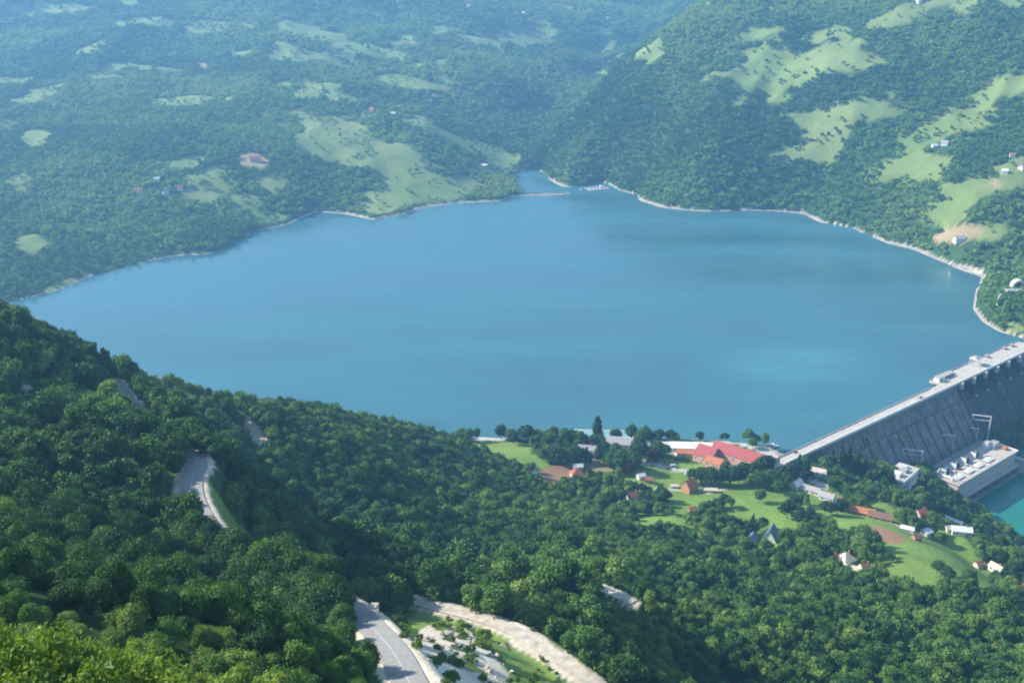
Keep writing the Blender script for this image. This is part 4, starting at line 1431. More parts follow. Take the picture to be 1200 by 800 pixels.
house(832, 576, 11, 4, 2.4, cream_wall, cream_wall, 'long low cream shed right of the tall orange house', -5, 'shed', 'shed', pitch=0.4, chimney=False)
house(811, 603, 5, 5, 4.6, orange_roof, orange_wall, 'little orange cabin among the trees below the tall orange house', 15, 'cabin', 'cabin', pitch=0.9, chimney=False, wins=1)
house(903, 632, 11, 10, 2.0, blue_roof, white_wall, 'slate blue A-frame house with a white gable at the wood edge', 62, 'a_frame_house', 'house', GV, pitch=1.7, chimney=False, wins=1)
house(881, 634, 7, 6, 3.2, blue_roof, white_wall, 'pale blue grey hut left of the A-frame house', 62, 'hut', 'hut', pitch=0.9, chimney=False, wins=1)
house(933, 572, 9, 7, 4.4, white_wall, white_wall, 'white gabled house at the left end of the white row by the wood', 40, 'white_house', 'house', GV, pitch=0.9)
house(950, 577, 15, 7, 3.6, grey_roof, white_wall, 'long white house with a pale roof in the middle of the white row', -35, 'white_house', 'house', GV, pitch=0.7, wins=4)
house(969, 586, 11, 8, 4.4, grey_roof, white_wall, 'bright white house at the right end of the white row', -35, 'white_house', 'house', GV, pitch=0.7)
house(986, 589, 5, 5, 3.0, tile_roof, cream_wall, 'tiny cream house between the white row and the long orange roof', -30, 'cream_house', 'house', GV, pitch=0.7, wins=1)
house(1004, 601, 26, 8, 3.2, orange_roof, orange_wall, 'long house with a bright orange roof at the top of the meadow', -24, 'orange_house', 'house', GV, pitch=0.7, wins=6)
house(1031, 608, 17, 8, 3.2, brown_roof, pink_wall, 'long house with a dull brown roof right of the orange one', -26, 'brown_house', 'house', GV, pitch=0.7, wins=4)
house(959, 556, 15, 9, 4.0, cream_wall, white_wall, 'white house among the conifers close under the dam crest', -25, 'white_house', 'house', GV, pitch=0.5)
house(912, 551, 8, 9, 4.0, white_wall, white_wall, 'white flat roofed kiosk right of the long red roof', -38, 'kiosk', 'kiosk', flat=True, chimney=False)
house(1063, 621, 9, 5, 2.2, white_wall, white_wall, 'low white shed at the upper edge of the big meadow', -28, 'shed', 'shed', pitch=0.5, chimney=False, wins=1)
house(1085, 628, 6, 6, 4.6, white_wall, white_wall, 'white cube shaped hut with a dark side at the meadow edge', 25, 'hut', 'hut', pitch=0.35, chimney=False, wins=1)
house(1074, 632, 5, 5, 2.4, brown_roof, orange_wall, 'small brown hut left of the white cube shaped hut', 10, 'hut', 'hut', pitch=0.8, chimney=False, wins=1)
house(1079, 605, 8, 7, 4.0, tile_roof, pink_wall, 'pink house with a dark red roof alone in the wood above the meadow', 20, 'pink_house', 'house', GV, pitch=0.8)
house(1115, 614, 17, 7, 4.0, white_wall, white_wall, 'long white roofed house in the wood above the tailwater', -48, 'white_house', 'house', GV, pitch=0.6)
house(1126, 625, 14, 8, 4.0, white_wall, white_wall, 'white house just below the long white roofed one', -12, 'white_house', 'house', GV, pitch=0.6)
house(1112, 622, 5, 5, 3.0, grey_roof, cream_wall, 'small grey roofed hut left of the pair of white houses', 0, 'hut', 'hut', pitch=0.7, chimney=False, wins=1)
house(990, 661, 11, 10, 4.5, cream_wall, cream_wall, 'beige roofed house in the trees below the big meadow', 30, 'beige_house', 'house', GV, pitch=0.8, hip=True)
house(975, 660, 8, 6, 3.6, tile_roof, pink_wall, 'small red roofed house left of the beige roofed one', 35, 'pink_house', 'house', GV, pitch=0.8)
house(997, 668, 9, 5, 2.4, cream_wall, white_wall, 'low cream shed in front of the beige roofed house', -20, 'shed', 'shed', pitch=0.5, chimney=False)
house(1013, 669, 6, 6, 3.6, brown_roof, cream_wall, 'small brown roofed house right of the beige roofed one', 10, 'brown_house', 'house', GV, pitch=0.8)
house(1146, 664, 5, 5, 3.0, tile_roof, cream_wall, 'tiny red roofed house at the right tip of the big meadow', 20, 'cream_house', 'house', GV, pitch=0.8, wins=1)
house(1167, 669, 9, 6, 3.6, cream_wall, white_wall, 'cream house half hidden by trees near the right tip of the meadow', -60, 'cream_house', 'house', GV, pitch=0.8)
house(1156, 637, 5, 5, 3.4, tile_roof, pink_wall, 'tiny pink house in the wood above the river bend', 15, 'pink_house', 'house', GV, pitch=0.8, wins=1)
house(1196, 694, 7, 6, 3.6, orange_roof, orange_wall, 'orange house at the right edge of the picture', 20, 'orange_house', 'house', GV, pitch=0.8, wins=1)

# --- far hills
for a in ((163, 225, 13, 9, 4, tile_roof, white_wall, 'white house with a pink roof, left one of a pair on the near left hill'), (210, 222, 13, 9, 4.5, tile_roof, white_wall, 'white house with a red roof, right one of a pair on the near left hill'),
          (184, 212, 9, 8, 4, white_wall, white_wall, 'white roofed house above and between the red roofed pair'), (194, 228, 9, 7, 3.5, grey_roof, white_wall, 'grey roofed house below and between the red roofed pair'),
          (299, 189, 20, 12, 5, tile_roof, pink_wall, 'big pink house in the bare clearing above the left shore'), (519, 14, 12, 10, 5, tile_roof, white_wall, 'left one of two red roofed houses high at the top of the hill'),
          (549, 9, 16, 11, 6, tile_roof, white_wall, 'right one of two red roofed houses high at the top of the hill'), (613, 17, 12, 10, 5, white_wall, white_wall, 'white house high on the hill by the small pale fields'),
          (713, 23, 14, 10, 5, white_wall, white_wall, 'white house at the top of the hill above the gorge'), (466, 3, 14, 10, 5, tile_roof, white_wall, 'red roofed house at the very top edge left of the centre'),
          (510, 113, 12, 9, 4, orange_roof, cream_wall, 'cream house in the middle of the wooded slope'), (436, 130, 11, 8, 4, tile_roof, pink_wall, 'pink roofed house above the big lakeside meadow'),
          (460, 135, 13, 8, 4, white_wall, white_wall, 'white house right of the pink one above the lakeside meadow'), (568, 196, 13, 9, 4, cream_wall, cream_wall, 'cream house near the gorge mouth'),
          (1124, 283, 15, 10, 5, grey_roof, white_wall, 'grey roofed white house in the dry clearing above the beach'), (1095, 173, 9, 7, 4, white_wall, white_wall, 'left one of two white huts beside the hanging meadow'),
          (1107, 170, 11, 8, 4.5, grey_roof, white_wall, 'right one of two white huts beside the hanging meadow'), (1177, 203, 9, 8, 4, white_wall, white_wall, 'white house at the edge of the bright hillside meadow'),
          (1186, 184, 8, 7, 4, tile_roof, white_wall, 'small house above the bright hillside meadow'), (1198, 198, 12, 9, 4, cream_wall, cream_wall, 'pale house in the bare patch at the right edge'),
          (1077, 3, 11, 9, 5, white_wall, white_wall, 'white house at the top edge on the right hill')):
    house(*a, rz=random.uniform(-40, 40), group=GF, name='far_house', wins=2, chimney=False, door=False)

# ------------------------------------------------------------------ the viaduct and tunnel on the right bank
vx, vy, vz = hit(1182, 345)
t = empty('road_viaduct', (vx, vy, vz), 'pale concrete road viaduct on the right bank above the cove', 'viaduct', rz=R(-6))
MB().box(-4, 75, -4.5, 4.5, 4.5, 6).build('deck', conc_pale, t)
for s in (-4.5, 4.2):
    MB().box(-4, 75, s, s + .3, 6.004, 7.0).build('parapet', white_wall, t)
for k in range(5):
    MB().box(2 + k * 15, 4 + k * 15, -3, 3, -25, 4.496).build('pier', conc_mid, t)
tx, ty, tz = vx + 18, vy + 12, vz + 5
t = empty('tunnel_portal', (tx, ty, tz), 'cream arched tunnel mouth behind the viaduct', 'tunnel portal', rz=R(-6))
arc_o = [(math.cos(q) * 8.5, math.sin(q) * 10) for q in [i * math.pi / 14 for i in range(15)]]
arc_i = [(math.cos(q) * 5.6, math.sin(q) * 7.4) for q in [i * math.pi / 14 for i in range(15)]]
mb = MB()
for i in range(14):
    mb.hull([(u, yy, z) for (u, z) in (arc_o[i], arc_o[i + 1], arc_i[i], arc_i[i + 1]) for yy in (0, 10)])
mb.build('arch', cream_wall, t)
MB().box(-5.6, 5.6, 9.0, 9.8, -1, 7.4).build('tunnel_dark', steel_dark, t)
px_ = hit(1171, 357)
t = empty('pale_arch', px_, 'pale leaning stone slab standing in the scrub above the cove', 'retaining wall', rz=R(20))
MB().hull([(-3, 0, -2), (3, 0, -2), (-3, 2, -2), (3, 2, -2), (-2, 0.5, 12), (2.6, 0.5, 14), (-2, 2, 12), (2.6, 2, 14)]).build('slab', cream_wall, t, bevel=0.3)

# ------------------------------------------------------------------ pool, boats and floating things
poolc = at_z(697, 509.5, 0)
t = empty('lake_pool', (poolc[0], poolc[1], 0), 'pale blue bathing pool on a deck at the lake shore behind the poplar', 'pool', rz=R(-3))
MB().box(-42, 36, -8, 8, -4, 1.0).build('deck', conc_pale, t)
mb = MB()
for b in ((-41, 35, -7.5, -6.5), (-41, 35, 6.5, 7.5), (-41, -40, -6.498, 6.498), (34, 35, -6.498, 6.498), (-12, -11.2, -6.498, 6.498)):
    mb.box(*b, 1.004, 1.9)
mb.build('rim', white_wall, t)
MB().box(-39.99, 33.99, -6.496, 6.496, 1.004, 1.5).build('water', mat_plain('pool_water', (0.22, 0.40, 0.40), 0.15, 0.08, 0.1), t)


def boat(px, py, L, label, cabin=True, rz=0):
    x, y, z = at_z(px, py, 0.0)
    t = empty('boat', (x, y, 0.0), label, 'boat', rz=R(rz))
    w = L * 0.16
    MB().hull([(-L / 2, -w, 1.3), (-L / 2, w, 1.3), (L * .28, -w, 1.4), (L * .28, w, 1.4), (L / 2, 0, 1.8), (-L / 2, -w * .7, -.4), (-L / 2, w * .7, -.4), (L * .36, 0, -.4)]).build('hull', white_wall, t)
    if cabin:
        MB().box(-L * .32, L * .15, -w * .7, w * .7, 1.4, 3.4).build('cabin', white_wall, t)
        MB().box(-L * .36, L * .2, -w * .85, w * .85, 3.404, 3.7).build('canopy', steel_pale, t)
        MB().box(-L * .28, L * .1, -w * .72, w * .72, 2.2, 3.0).build('window', glass, t)
    else:
        MB().box(-L * .2, -L * .05, -w * .8, w * .8, 1.42, 1.75).build('bench', wood, t)
    return t


boat(903, 524, 15, 'white canopied tour boat moored beside the dam approach', True, 8)
boat(878, 510.5, 6, 'small white rowing boat out on the water left of the tour boat', False, 15)
boat(682, 222.5, 9, 'tiny white boat by the gorge mouth left of the raft', True, 10)
rx, ry, rz_ = at_z(700, 221, 0)
t = empty('floating_raft', (rx, ry, 0), 'grey floating raft of plank walkways at the gorge mouth', 'raft', rz=R(24))
for k in range(6):
    MB().box(-22 + k * 8, -19.6 + k * 8, -14, 14, 0.1, 0.9).build('walkway', conc_pale, t)
for s in (-14, -1, 12):
    MB().box(-22, 20.4, s, s + 2, 0.904, 1.3).build('walkway', conc_pale, t)
MB().box(8, 14, 2, 7, 1.304, 4.2).build('hut', white_wall, t)


# ------------------------------------------------------------------ vehicles
def car(px, py, paint, label, van=False, rz=0, pos=None):
    x, y, z = pos if pos else hit(px, py)
    t = empty('van' if van else 'car', (x, y, z + 0.02), label, 'van' if van else 'car', rz=R(rz))
    if van:
        MB().hull([(-2.6, s, zz) for s in (-1, 1) for zz in (.4, 2.5)] + [(1.9, s, 2.4) for s in (-1, 1)] + [(2.7, s, zz) for s in (-1, 1) for zz in (.4, 1.3)]).build('body', paint, t, bevel=.08)
        MB().box(-1.6, 1.5, -1.02, 1.02, 1.5, 2.1).build('window', glass, t)
    else:
        MB().hull([(-2.1, s, zz) for s in (-.85, .85) for zz in (.35, .9)] + [(2.1, s, zz) for s in (-.85, .85) for zz in (.35, .8)]).build('body', paint, t, bevel=.06)
        MB().hull([(-1.7, s, .9) for s in (-.8, .8)] + [(1.1, s, .9) for s in (-.8, .8)] + [(-1.2, s, 1.45) for s in (-.65, .65)] + [(.4, s, 1.45) for s in (-.65, .65)]).build('window', glass, t)
        MB().box(-1.15, .35, -.62, .62, 1.452, 1.5).build('roof', paint, t)
    for sx in (-1.35, 1.4):
        for sy in (-.9, .9):
            MB().bar((sx, sy - .1, .33), (sx, sy + .1, .33), .33, 10).build('wheel', tyre, t)


paint_red = mat_plain('red_paint', (0.45, 0.05, 0.04), 0.35, 0.05)
paint_white = mat_plain('white_paint', (0.75, 0.76, 0.75), 0.35, 0.05)
paint_green = mat_plain('pale_green_paint', (0.45, 0.62, 0.58), 0.35, 0.05)
paint_blue = mat_plain('dark_blue_paint', (0.05, 0.08, 0.16), 0.35, 0.05)
car(789, 547, paint_green, 'pale green van parked on the meadow lane', True, 5)
car(783, 549.5, paint_red, 'red car parked beside the pale green van', False, -10)
car(0, 0, paint_red, 'red car at the near end of the dam crest', False, math.degrees(DAM_ANG), crest(10, 1.2))
car(0, 0, paint_blue, 'dark blue car on the dam crest road before the white gatehouse', False, math.degrees(DAM_ANG), crest(A0 - 70, -3.4))
car(855, 552, paint_white, 'white car on the pale yard below the long red roof', False, -38)
car(915, 535, paint_blue, 'dark car on the pale square before the dam', False, 30)
car(720, 527, paint_white, 'white car on the shore lane below the cream building', False, -20)
# ------------------------------------------------------------------ trees that stand alone
SOLO_C = {
    'round': [crown_mesh('crown_round', 600 + i, LEAF, rx=4.2, h=9.5, base=1.0, lobes=15, n_leaf=1100, leaf=0.5, tight=True) for i in range(3)],
    'dark': [crown_mesh('crown_dark', 610 + i, LEAF_DARK, rx=4.0, h=10.0, base=0.8, lobes=15, n_leaf=1100, leaf=0.5, tight=True) for i in range(2)],
    'poplar': [crown_mesh('crown_poplar', 620, LEAF_DARK, rx=2.9, h=22, base=1.5, lobes=12, n_leaf=1300, leaf=0.6, shape='column')],
    'cypress': [crown_mesh('crown_cypress', 622, LEAF_DARK, rx=1.7, h=12, base=0.4, lobes=9, n_leaf=700, leaf=0.4, shape='column')],
    'conifer': [crown_mesh('crown_conifer', 624 + i, LEAF_DARK, rx=3.4, h=13, base=1.0, lobes=14, n_leaf=900, leaf=0.5, shape='cone') for i in range(2)],
    'purple': [crown_mesh('crown_purple', 630, LEAF_PURPLE, rx=4.0, h=8.0, base=1.0, lobes=13, n_leaf=900, leaf=0.5, tight=True)],
}
SOLO_T = trunk_mesh('trunk_solo', 640, 5.5, 0.25)
TREE_NAME = {'round': 'broadleaf_tree', 'dark': 'dark_tree', 'poplar': 'poplar', 'cypress': 'cypress', 'conifer': 'conifer', 'purple': 'purple_tree'}


def link_child(name, me, parent):
    o = bpy.data.objects.new(name, me)
    COL.objects.link(o)
    o.parent = parent
    return o


def tree(x, y, z, kind, s, label, group=None, sz=1.0):
    t = empty(TREE_NAME[kind], (x, y, z), label, 'tree', group, rz=random.uniform(0, 6.28))
    t.scale = (s, s, s * sz)
    link_child('trunk', SOLO_T, t)
    link_child('crown', random.choice(SOLO_C[kind]), t)
    return t


def solo(px, py, kind, s, label, group=None, sz=1.0):
    x, y, z = hit(px, py)
    return tree(x, y, z, kind, s * 1.22, label, group, sz)


solo(700, 517, 'poplar', 1.0, 'tall narrow poplar on the lake shore in front of the pale blue pool')
solo(687, 541, 'cypress', 1.05, 'left one of two dark cypresses by the dry field')
solo(692, 543, 'cypress', 0.8, 'right one of two dark cypresses by the dry field')
solo(737, 556, 'purple', 1.15, 'purple leaved tree at the corner of the dry field')
solo(766, 541, 'purple', 1.2, 'purple leaved tree beside the white hall on the shore')
solo(732, 513, 'dark', 1.5, 'large dark double crowned tree on the shore right of the poplar')
solo(739, 514, 'dark', 1.15, 'smaller tree leaning against the large shore tree right of the poplar')
solo(617, 517, 'dark', 1.45, 'broad dark tree alone on the shore right of the grassy knoll')
solo(587, 514, 'dark', 1.25, 'dark tree at the right end of the pale shore bank')
solo(603, 521, 'dark', 0.95, 'small dark tree at the edge of the knoll meadow')
solo(819, 517, 'dark', 0.85, 'small round tree on the shore left of the red roofs')
solo(882, 525, 'round', 0.85, 'small round bush-like tree by the shore road before the tour boat')
SH = 'round trees along the lake shore'
for px, py, k, s in ((528, 512, 'round', 1.1), (548, 511, 'round', .9), (556, 509, 'dark', .8), (566, 509, 'round', .9), (574, 509, 'round', 1.0), (580, 510, 'dark', .8)):
    solo(px, py, k, s, 'one of the small trees behind the pale shore bank on the left', 'trees behind the pale shore bank')
for px, py, k, s in ((644, 518, 'round', 1.1), (662, 519, 'round', 1.25), (670, 519, 'round', 1.2), (679, 520, 'round', 1.15), (684, 521, 'dark', .9)):
    solo(px, py, k, s, 'one of the round trees standing in front of the pale blue pool', SH)
for px, py, k, s in ((752, 521, 'round', 1.2), (760, 519, 'dark', 1.1), (772, 518, 'dark', 1.15), (785, 517, 'dark', 1.05), (791, 518, 'round', .85)):
    solo(px, py, k, s, 'one of the trees behind the long white hall on the shore', 'trees behind the white hall')
for px, py, k, s in ((637, 540, 'round', 1.1), (651, 543, 'dark', 1.4), (658, 544, 'dark', 1.3), (664, 542, 'round', 1.2), (674, 541, 'round', 1.4), (680, 539, 'dark', 1.0)):
    solo(px, py, k, s, 'one of the dark trees in a row above the brown field', 'tree row above the brown field')
for px, py, k, s in ((703, 543, 'dark', 1.35), (708, 535, 'dark', 1.3), (714, 548, 'round', 1.3), (722, 551, 'round', 1.4), (727, 545, 'round', 1.4), (734, 548, 'round', 1.4), (742, 551, 'round', 1.5), (746, 541, 'dark', 1.5), (720, 538, 'round', 1.3), (748, 530, 'dark', 1.4), (752, 536, 'dark', 1.3), (770, 535, 'round', 1.4), (778, 536, 'round', 1.2)):
    solo(px, py, k, s, 'one of the trees clustered between the dry field and the white hall', 'village trees beside the dry field')
for px, py, k, s in ((812, 566, 'round', 1.2), (822, 567, 'round', 1.4), (833, 569, 'round', 1.5), (843, 570, 'dark', 1.4), (856, 568, 'dark', 1.5), (866, 566, 'dark', 1.4), (872, 560, 'round', 1.3), (850, 560, 'round', 1.1)):
    solo(px, py, k, s, 'one of the trees in the belt below the red roofed buildings', 'tree belt below the red roofs')
for px, py, k, s in ((884, 562, 'dark', 1.5), (893, 558, 'dark', 1.6), (899, 553, 'dark', 1.4), (887, 572, 'round', 1.4), (902, 570, 'round', 1.4), (918, 566, 'dark', 1.5), (925, 562, 'dark', 1.3), (914, 578, 'round', 1.1)):
    solo(px, py, k, s, 'one of the dark trees between the red roof and the white row', 'dark trees right of the red roof')
solo(890, 588, 'round', 1.0, 'round tree alone at the top of the middle meadow')
solo(922, 607, 'dark', 1.3, 'left tree of the dark clump between the two meadows', 'dark clump between the meadows')
solo(930, 600, 'dark', 1.3, 'upper tree of the dark clump between the two meadows', 'dark clump between the meadows')
solo(937, 616, 'dark', 1.2, 'lower tree of the dark clump between the two meadows', 'dark clump between the meadows')
for px, py in ((966, 603), (973, 604), (981, 603), (986, 599)):
    solo(px, py, 'dark', 1.0, 'one of the low dark trees in the clump below the bright white house', 'clump below the white house')
solo(969, 622, 'round', 1.05, 'tree at the left edge of the big meadow casting a long shadow')
solo(957, 617, 'dark', 0.8, 'small dark bush left of the meadow edge tree')
for px, py in ((1098, 672), (1110, 680), (1122, 692), (1134, 684)):
    solo(px, py, 'round', .85, 'one of the small trees dotted over the foot of the big meadow', 'small trees in the big meadow')
# the conifers under the dam
for px, py, s in ((935, 556, 1.2), (944, 560, 1.3), (973, 556, 1.5), (983, 556, 1.7), (992, 558, 1.8), (1002, 560, 1.6), (1012, 564, 1.4), (1022, 566, 1.4), (1034, 570, 1.3), (1043, 575, 1.3), (1073, 579, 1.0), (1016, 574, 1.3)):
    solo(px, py, 'conifer', s, 'one of the dark conifers growing against the foot of the dam', 'conifers at the foot of the dam')
# spots of scrub in the far meadows
rs = random.Random(3)

# ------------------------------------------------------------------ keep meadows, houses and open road in the clear
OPEN = (CLEAR & (hide_d > 10) & (third_d > 12) & ~lake_in).astype(float)


def stays(x, y, z, h, foot):
    """False for a tree that would stand on, or right in front of, open ground"""
    r = np.hypot(x, y)
    back = h / np.maximum((H - z) / r, 0.05)
    ok = sample(OPEN, x, y) < 0.45
    for f in (0.5, 0.8):
        zz = z + h * f
        slope = (zz - H) / r
        seen = np.zeros(len(x), bool)
        for k in range(1, 9):
            t = back * k / 8.0
            qx, qy = x + x / r * t, y + y / r * t
            land = ~seen & (sample(Z, qx, qy) + 1.0 >= zz + slope * t)
            ok &= ~(land & (sample(OPEN, qx, qy) > 0.5))
            seen |= land
    for fx, fy, fr in foot:
        t = x * fx + y * fy
        fl = math.hypot(fx, fy)
        along, off = t / fl - fl, np.abs(x * fy - y * fx) / fl
        ok &= ~((off < fr + 2.5) & (along < fr + 2) & (along > -fr - back * 0.95))
    return ok


GLIMPSE = [(*at_y(716, 693, 337)[:2], 4.5), (*at_y(706, 689, 341)[:2], 4.0), (*at_y(144, 463, 413)[:2], 5.0), (*at_y(243, 618, 251)[:2], 4.0), (*at_y(222, 578, 279)[:2], 5.0), (*at_y(295, 499, 530)[:2], 4.0), (*at_y(228, 560, 292)[:2], 5.0), (*at_y(236, 598, 263)[:2], 5.0)]
ok = stays(NX, NY, NZ, 10.0 * big, FOOT + GLIMPSE)
NX, NY, NZ, npx, npy, nd, big, stand, inview = (a[ok] for a in (NX, NY, NZ, npx, npy, nd, big, stand, inview))
# a tall screen of trees on the viewer's side of the road where it runs out of sight
ex = []
for pts in HIDE_ROAD:
    for p in catmull(pts, 3.0):
        cp = catmull(pts, 3.0)
        j = min(range(len(cp)), key=lambda k: abs(cp[k][0] - p[0]) + abs(cp[k][1] - p[1]))
        e0, e1 = cp[max(j - 1, 0)], cp[min(j + 1, len(cp) - 1)]
        tx_, ty_ = e1[0] - e0[0], e1[1] - e0[1]
        ln = math.hypot(tx_, ty_) + 1e-6
        nx_, ny_ = -ty_ / ln, tx_ / ln
        if nx_ * p[0] + ny_ * p[1] > 0:
            nx_, ny_ = -nx_, -ny_
        for o in (5.4, 8.8):
            q = o + random.uniform(-.6, .6)
            ex.append((p[0] + nx_ * q + random.uniform(-.8, .8), p[1] + ny_ * q + random.uniform(-.8, .8)))
ex = np.array(ex)
ok = sample(road_d, ex[:, 0], ex[:, 1]) > 0.8
ex = ex[ok]
ez = sample(Z, ex[:, 0], ex[:, 1])
a, b, c_ = px_of(ex[:, 0], ex[:, 1], ez + 4)
NX, NY, NZ = np.concatenate([NX, ex[:, 0]]), np.concatenate([NY, ex[:, 1]]), np.concatenate([NZ, ez])
npx, npy, nd = np.concatenate([npx, a]), np.concatenate([npy, b]), np.concatenate([nd, c_])
big = np.concatenate([big, rng.uniform(0.95, 1.35, len(ex))])
inview = np.concatenate([inview, np.ones(len(ex), bool)])

# ------------------------------------------------------------------ the nearest trees, each an object of its own
order = np.argsort(nd + np.where(inview, 0, 1e6))
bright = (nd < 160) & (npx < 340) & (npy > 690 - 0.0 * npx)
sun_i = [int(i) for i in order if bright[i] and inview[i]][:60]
NEARMAX = 215
tree_i = [int(i) for i in order if not bright[i] and inview[i]][:NEARMAX]


def zone(i):
    x, y, d = npx[i], npy[i], nd[i]
    if x > 640 and y > 640:
        return ('leafy tree in the sunlit wood at the bottom right below the gravel road', 'trees of the wood at the bottom right')
    if x > 455 and y > 700:
        return ('small leafy tree on the bank between the asphalt road and the gravel road', 'trees on the bank between the two roads')
    if y > 690:
        return ('leafy tree on the near slope at the bottom left of the asphalt road', 'trees of the near slope left of the road')
    return ('dark leafy tree on the shaded slope above the asphalt road bend', 'trees of the shaded slope on the left')


def near_tree(i, crowns, trunks, nm, lab, grp, cat, s):
    t = empty(nm, (float(NX[i]), float(NY[i]), float(NZ[i])), lab, cat, grp, rz=random.uniform(0, 6.28))
    t.scale = (s * random.uniform(.9, 1.12), s * random.uniform(.9, 1.12), s * random.uniform(.85, 1.5))
    link_child('trunk', random.choice(trunks), t)
    link_child('crown', random.choice(crowns), t)


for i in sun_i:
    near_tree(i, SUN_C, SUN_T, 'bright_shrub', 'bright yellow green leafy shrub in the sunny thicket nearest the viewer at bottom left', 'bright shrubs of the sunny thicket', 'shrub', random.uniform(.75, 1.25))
for i in tree_i:
    lb, gp = zone(i)
    near_tree(i, NEAR_C, NEAR_T, 'leafy_tree', lb, gp, 'tree', float(big[i]))
done = np.zeros(len(NX), bool)
done[sun_i] = True
done[tree_i] = True
# low bushes on the road banks and scree
bx, by = rng.uniform(-140, 130, 4000), rng.uniform(120, 360, 4000)
ok = (sample(road_d, bx, by) > 1.0) & ((sample(m_sc.astype(float), bx, by) > .2) | (sample(m_nm.astype(float), bx, by) > .4))
bx, by = bx[ok], by[ok]
bz = sample(Z, bx, by)
qx, qy, qd = px_of(bx, by, bz)
ok = (qy < 830) & (qx > 380) & (qx < 720) & (qd < 420)
bx, by, bz, qd = bx[ok][:130], by[ok][:130], bz[ok][:130], qd[ok][:130]
for x, y, z in zip(bx, by, bz):
    t = empty('bank_bush', (float(x), float(y), float(z)), 'low light green bush on the stony bank between the asphalt and gravel roads', 'bush', 'low bushes on the stony bank', rz=random.uniform(0, 6.28))
    s = .16 + .62 * random.random() ** 2
    t.scale = (s * random.uniform(.7, 1.3), s * random.uniform(.7, 1.3), s * random.uniform(.55, 1.1))
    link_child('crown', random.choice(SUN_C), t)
# broken rock on the scree
mbs = []
for k in range(60):
    px, py = random.choice([(random.uniform(498, 545), random.uniform(738, 775)), (random.uniform(545, 600), random.uniform(745, 795)), (random.uniform(620, 690), random.uniform(740, 795)), (random.uniform(425, 465), random.uniform(703, 722))])
    x, y, z = hit(px, py)
    if float(sample(road_d, [x], [y])[0]) < 0.6:
        continue
    mbs.append((x, y, z))
rock_m = mat_plain('limestone', (0.40, 0.365, 0.30), 0.95, 0.2, 0.8, 0.4)
rb = MB()
for x, y, z in mbs:
    s = random.uniform(.4, 1.7)
    rb.hull([(x + random.uniform(-1, 1) * s, y + random.uniform(-1, 1) * s, z + random.uniform(-.4, .8) * s) for _ in range(11)])
props(rb.build('scree_rubble', rock_m), 'broken pale limestone on the banks between the roads', 'rubble', kind='stuff')

# ------------------------------------------------------------------ the remaining wood as one mass
ii = np.where(~done)[0]
n = len(ii)
dark = fbm(NX[ii], NY[ii], 120, 3, 77) > 0.63
dark &= (NY[ii] > 300) & (NX[ii] > 150)
idx_ = rng.integers(0, len(MID), n)
idx_[dark & (rng.random(n) < 0.12)] = len(MID) + 1
idx_[dark & (rng.random(n) < 0.05)] = len(MID)
sc = big[ii]
close = nd[ii] < 300
idx_[close] = len(MID) + len(MID_DARK) + rng.integers(0, len(NEAR_C), close.sum())
scl = np.stack([sc * rng.uniform(.85, 1.15, n), sc * rng.uniform(.85, 1.15, n), sc * rng.uniform(.8, 1.3, n)], 1)
rot = np.stack([rng.normal(0, .05, n), rng.normal(0, .05, n), rng.uniform(0, 6.28, n)], 1)
tint = np.clip(rng.normal(0.24, 0.30, n), -0.2, 0.95)
tint -= 0.28 * ((NX[ii] < -25) & (NY[ii] < 500) & (nd[ii] > 150))      # shade of the left slope put into the leaf tint
scatter('woodland', np.stack([NX[ii], NY[ii], NZ[ii]], 1), scl, rot, idx_, tint, MID + MID_DARK + NEAR_C, 'dense green broadleaf wood covering the near slopes', 'wood')

# far hills
FX, FY = [], []
for y0, y1, st in ((1000, 2600, 10.5), (2600, 5200, 15.0)):
    x, y = jitter_grid(y0, y1, st, 0.58)
    FX.append(x); FY.append(y)
FX, FY = np.concatenate(FX), np.concatenate(FY)
cl = sample(CLEARF, FX, FY)
med = sample(m_fm.astype(float), FX, FY)
gap = fbm(FX, FY, 60, 3, 91)
bankf = sample(bank.astype(float), FX, FY)
hedge = np.abs(fbm(FX, FY, 130, 2, 95) - 0.5) < 0.018
thin = sample(THINF, FX, FY) > .5
keep = (~thin | (fbm(FX, FY, 48, 3, 141) > 0.5)) & (sample(lake_d, FX, FY) > 5) & (bankf < 0.3) & ((cl < 0.4) | ((med > 0.5) & ((rng.random(len(FX)) < 0.06 + 0.2 * (gap > 0.6)) | (hedge & (rng.random(len(FX)) < 0.8)))))
FX, FY, gap, med = FX[keep], FY[keep], gap[keep], med[keep]
FZ = sample(Z, FX, FY)
ok = (med > .5) | stays(FX, FY, FZ, 8.0 + 0 * FX, FOOT)
FX, FY, FZ, gap, med = FX[ok], FY[ok], FZ[ok], gap[ok], med[ok]
n = len(FX)
s = rng.uniform(.6, 1.05, n) * np.where(FY > 2600, 1.3, 0.95) * np.where(med > .5, .85, 1.0)
s *= 0.8 + 0.5 * (fbm(FX, FY, 160, 3, 97))
scl = np.stack([s, s, s * rng.uniform(.8, 1.35, n)], 1)
rot = np.stack([np.zeros(n), np.zeros(n), rng.uniform(0, 6.28, n)], 1)
tint = np.clip(rng.normal(0.22, 0.2, n) + 1.5 * (fbm(FX, FY, 220, 3, 99) - 0.5), -0.2, 0.9)
idx_ = rng.integers(0, len(CLUMP), n)
single = (FY < 1500) | (med > .5)
idx_[single] = len(CLUMP) + rng.integers(0, len(FAR), single.sum())
scl[single] *= 1.1
scatter('far_forest', np.stack([FX, FY, FZ], 1), scl, rot, idx_, tint, CLUMP + FAR, 'blue hazed forest covering the far hills around the lake', 'forest')
print('TREES near', len(sun_i), len(tree_i), 'bush', len(bx), 'woodland', len(ii), 'far', n)
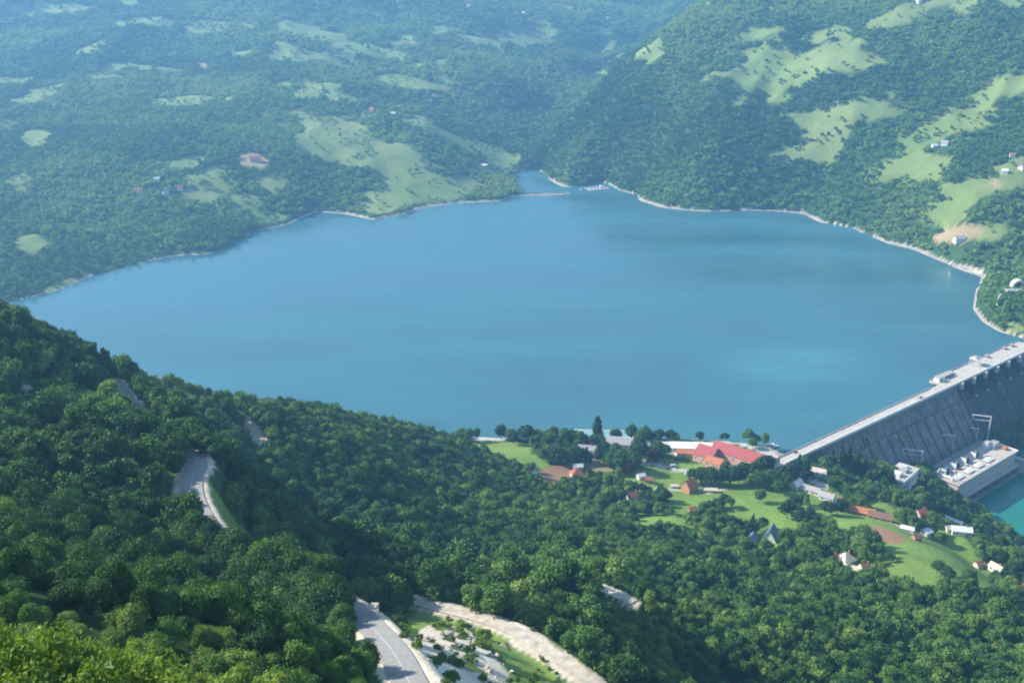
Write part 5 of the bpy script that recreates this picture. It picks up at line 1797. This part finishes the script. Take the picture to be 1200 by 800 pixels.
# ------------------------------------------------------------------ air, light, camera
HAZE_DENSITY = 1.65e-4
HAZE_RGB = (0.27, 0.59, 1.0)
m, nt, N, L, out = new_mat('haze_air')
pv = N.new('ShaderNodeVolumePrincipled')
pv.inputs['Color'].default_value = (*HAZE_RGB, 1)
pv.inputs['Density'].default_value = HAZE_DENSITY
pv.inputs['Anisotropy'].default_value = 0.25
L.new(pv.outputs['Volume'], out.inputs['Volume'])
zmax_ = max(float(Z.max()) + 30, H + 40)
zmin_ = min(float(Z.min()), -86.0) - 1.0
hz = MB().box(-7400, 7400, -400, 7600, zmin_, zmax_).build('haze', m)
props(hz, 'pale blue summer haze lying over the valley', 'haze', kind='stuff')

SUN_EL = R(33)
sv = Vector((-0.96, 0.23, 0.0)).normalized() * math.cos(SUN_EL)
sv.z = math.sin(SUN_EL)
sl = bpy.data.lights.new('sun', 'SUN')
sl.energy = 5.0
sl.angle = R(0.53)
sl.color = (1.0, 0.93, 0.81)
so = bpy.data.objects.new('sun', sl)
COL.objects.link(so)
so.rotation_euler = sv.to_track_quat('Z', 'Y').to_euler()
so.location = (0, 0, 1500)

w = bpy.data.worlds.new('World')
scene.world = w
w.use_nodes = True
wn, wl = w.node_tree.nodes, w.node_tree.links
bg = wn.get('Background') or wn.new('ShaderNodeBackground')
sky = wn.new('ShaderNodeTexSky')
sky.sky_type = 'NISHITA'
sky.sun_disc = False
sky.sun_elevation = SUN_EL
sky.sun_rotation = math.atan2(sv.x, sv.y)
sky.altitude = 600
sky.air_density = 1.2
sky.dust_density = 0.8
sky.ozone_density = 1.5
wl.new(sky.outputs[0], bg.inputs['Color'])
bg.inputs['Strength'].default_value = 0.105

cd = bpy.data.cameras.new('camera')
cd.sensor_width = 36
cd.lens = 36 * FPX / 1200
cd.clip_start = 0.5
cd.clip_end = 20000
cam = bpy.data.objects.new('camera', cd)
COL.objects.link(cam)
cam.location = (0, 0, H)
cam.rotation_euler = (math.pi / 2 - PITCH, 0, 0)
scene.camera = cam

vs = scene.view_settings
vs.view_transform = 'Standard'
vs.look = 'None'
vs.gamma = 1.0
vs.use_curve_mapping = False
vs.exposure = 1.06
scene.render.engine = 'CYCLES'
cy_ = scene.cycles
cy_.max_bounces = 6
cy_.diffuse_bounces = 3
cy_.glossy_bounces = 2
cy_.transmission_bounces = 2
cy_.volume_bounces = 1
cy_.filter_width = 2.0
cy_.use_denoising = True
try:
    cy_.denoiser = 'OPENIMAGEDENOISE'
except Exception:
    pass
